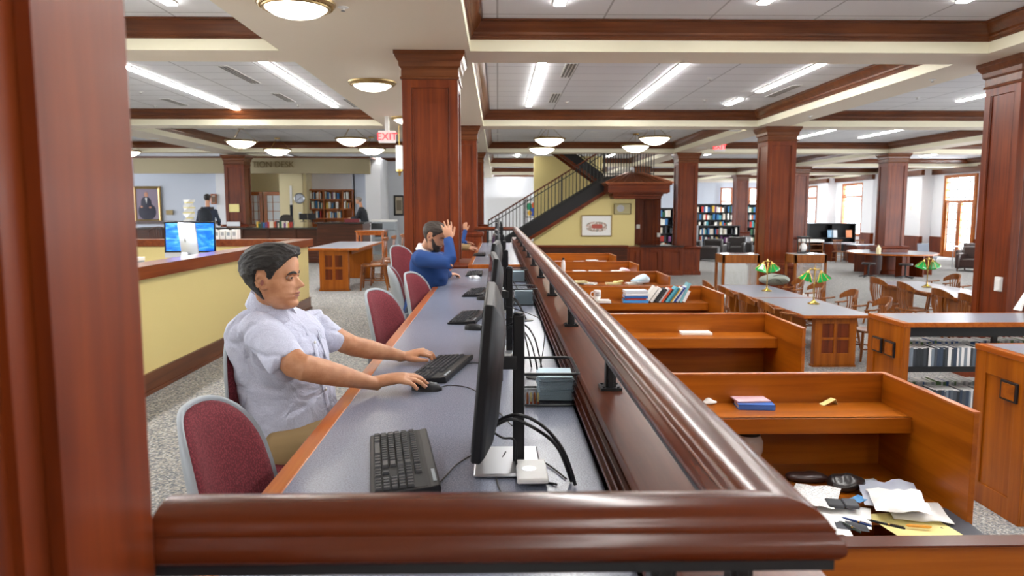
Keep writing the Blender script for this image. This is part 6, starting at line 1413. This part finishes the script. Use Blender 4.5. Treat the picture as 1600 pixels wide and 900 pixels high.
fuse(sw,'sweater','blue_knit',root,.008,4,fn=lambda v,n: Vector(v)+Vector(n)*(.012*noise.noise(Vector((v[0]*9+v[2]*5,v[1]*6,v[2]*14)))))
m=MB(); rs=[]
for k in range(25):
    a=.5+(2*math.pi-1.0)*k/24; c,s=math.cos(a-.3),math.sin(a-.3); z=1.075+.02*math.cos(a+3.14); rs.append([(-.62+c*.062,6.4+s*.062,z),(-.62+c*.062,6.4+s*.062,z+.035),(-.62+c*.07,6.4+s*.07,z+.037),(-.62+c*.095,6.4+s*.095,z-.012)])
m.rings(rs).build('shirt_collar','collar_white',root,world=True)
tr=MB()
for yy in (6.3,6.6): tr.tube([(-.72,yy,.54),(-.5,yy,.55),(-.28,yy,.55),(-.26,yy,.45),(-.33,yy,.1)],[.088,.082,.07,.062,.052],k=14,round_=True)
tr.tube([(-.70,6.45,.46),(-.70,6.45,.6)],.15,k=16); fuse(tr,'trousers','jean',root,.012,3)
for yy in (6.3,6.6): MB().rings([ringE((-.28+dx,yy,z),a,b,0,14) for z,dx,a,b in ((.002,0,.13,.045),(.03,0,.135,.05),(.07,-.02,.1,.04),(.11,-.055,.05,.038))]).build('shoe','dark_cloth',root,world=True)

# ---- generic figures: joints in local frame (x forward, y left)
def figure(label,loc,rz,top,legs,hair,arms,seated=False,lean=0,H=.235,head_fwd=(1,0,0),zs=0,skin='skin_light',vox=.012,shoe='dark_cloth',name_top='jacket'):
    root=thing('person',label,'person',loc); Mx=Matrix.Translation(Vector(loc))@Rz(rz); T=lambda p: Mx@Vector(p)
    hip=.5 if seated else .92; sh_z=hip+.52; body=MB(); cl=MB(); tr=MB()
    lx=lambda z: lean*(z-hip)
    R3=Mx.to_3x3()
    make_head(root,body,T((lx(sh_z+.3)+.02,0,sh_z+.25)),R3@Vector(head_fwd),R3@Vector((0,0,1)) if abs(head_fwd[2])<.05 else R3@Vector((.3,0,1)),H,hair,dict(quiff=.01),False)
    body.tube([T((lx(sh_z),0,sh_z-.05)),T((lx(sh_z+.1),0,sh_z+.08)),T((lx(sh_z+.2)+.01,0,sh_z+.2))],[.06,.052,.05],k=12)
    rings_=[(hip-.06,.13,.17),(hip+.05,.125,.165),(hip+.2,.115,.155),(hip+.35,.13,.185),(hip+.45,.12,.2),(hip+.52,.08,.13),(hip+.56,.06,.07)]
    cl.rings([[T((lx(z)+x,y,z)) for x,y in outline(20,a,b,2.3)] for z,a,b in rings_]); body.rings([[T((lx(z)+x,y,z)) for x,y in outline(16,a-.025,b-.025,2.3)] for z,a,b in rings_])
    for s,(e,w,hf) in zip((1,-1),arms):
        S=(lx(hip+.44),s*.19,hip+.44); cl.tube([T(S),T(e),T(w)],[.062,.052,.04],k=12,round_=True); body.tube([T(S),T(e),T(w)],[.04,.035,.027],k=10)
        make_hand(body,T(w),R3@Vector(hf),R3@Vector((0,s*.2,1)) if abs(hf[2])<.8 else R3@Vector((0,s,0)),-s if abs(hf[2])<.8 else 1,.95)
    for s in (1,-1):
        if seated: P_=[(0,s*.1,hip),(.42,s*.11,hip+.02),(.44,s*.11,hip-.06),(.4,s*.11,.08)]
        else: P_=[(0,s*.09,hip),(.02,s*.1,.5),(0,s*.11,.09)]
        rr=[.088,.075,.065,.052] if seated else [.09,.07,.055]
        tr.tube([T(p) for p in P_],rr,k=12,round_=True); body.tube([T(p) for p in P_],[r*.7 for r in rr],k=10)
        fx_,fy_=P_[-1][0],P_[-1][1]; MB().rings([[T((fx_+.05+dx+x,fy_+y,z)) for x,y in outline(14,a,b,2.2)] for z,dx,a,b in ((.002,0,.13,.045),(.03,0,.135,.05),(.07,-.02,.1,.042),(.1,-.05,.055,.045))]).build('shoe',shoe,root,world=True)
    body_o=fuse(body,'body',skin,root,vox*.7,2); fuse(cl,name_top,top,root,vox,3); fuse(tr,'trousers',legs,root,vox,3)
    return root,T
figure('person hidden behind the central column with bare forearms reaching to a keyboard',(-.86,10.9,.0),0,'khaki','jean','hair_brown',(((.2,.2,.88),(.43,.1,.86),(1,0,-.05)),((.2,-.22,.88),(.42,-.14,.86),(1,.1,-.05))),seated=True,lean=.12,skin='skin_light')
figure('person behind the central column with one forearm raised',(-.9,12.3,.0),0,'blue_knit','jean','hair_dark',(((.2,.22,.86),(.36,.1,.86),(1,0,-.05)),((.32,-.2,.88),(.36,-.1,1.06),(0,0,1))),seated=True,lean=.1,skin='skin_light')
loc=(-7.35,18.9,0); r_,T=figure('standing person seen from behind wearing a black backpack and dark jacket',loc,math.pi/2,'jean','dark_cloth','hair_dark',(((.02,.27,1.12),(.2,.2,1.02),(1,0,0)),((.02,-.27,1.12),(.2,-.2,1.02),(1,0,0))),H=.225,vox=.014)
t=thing('backpack','black backpack worn by the standing person at the service desk','backpack',(-7.35,18.9,1.0)); m=MB(); m.ell((-7.35,18.72,1.2),(.17,.11,.25),20,14); m.ell((-7.35,18.64,1.1),(.12,.06,.13),16,10); m.build('body','dark_cloth',t,world=True)
for s in (-1,1): MB().tube([(-7.35+s*.12,18.78,1.4),(-7.35+s*.13,18.9,1.47),(-7.35+s*.13,19.02,1.3),(-7.35+s*.14,18.9,1.05)],[(.03,.008)]*4,k=8).build('strap','black_leather',t,world=True)
figure('grey-haired standing person in a black jacket and khaki trousers facing left',(-4.2,23.6,0),math.pi-.2,'dark_cloth','khaki','hair_grey',(((.22,.22,1.15),(.42,.14,1.13),(1,0,0)),((.22,-.22,1.15),(.42,-.14,1.13),(1,0,0))),lean=.25,H=.23,vox=.014)
bpy.context.view_layer.update()
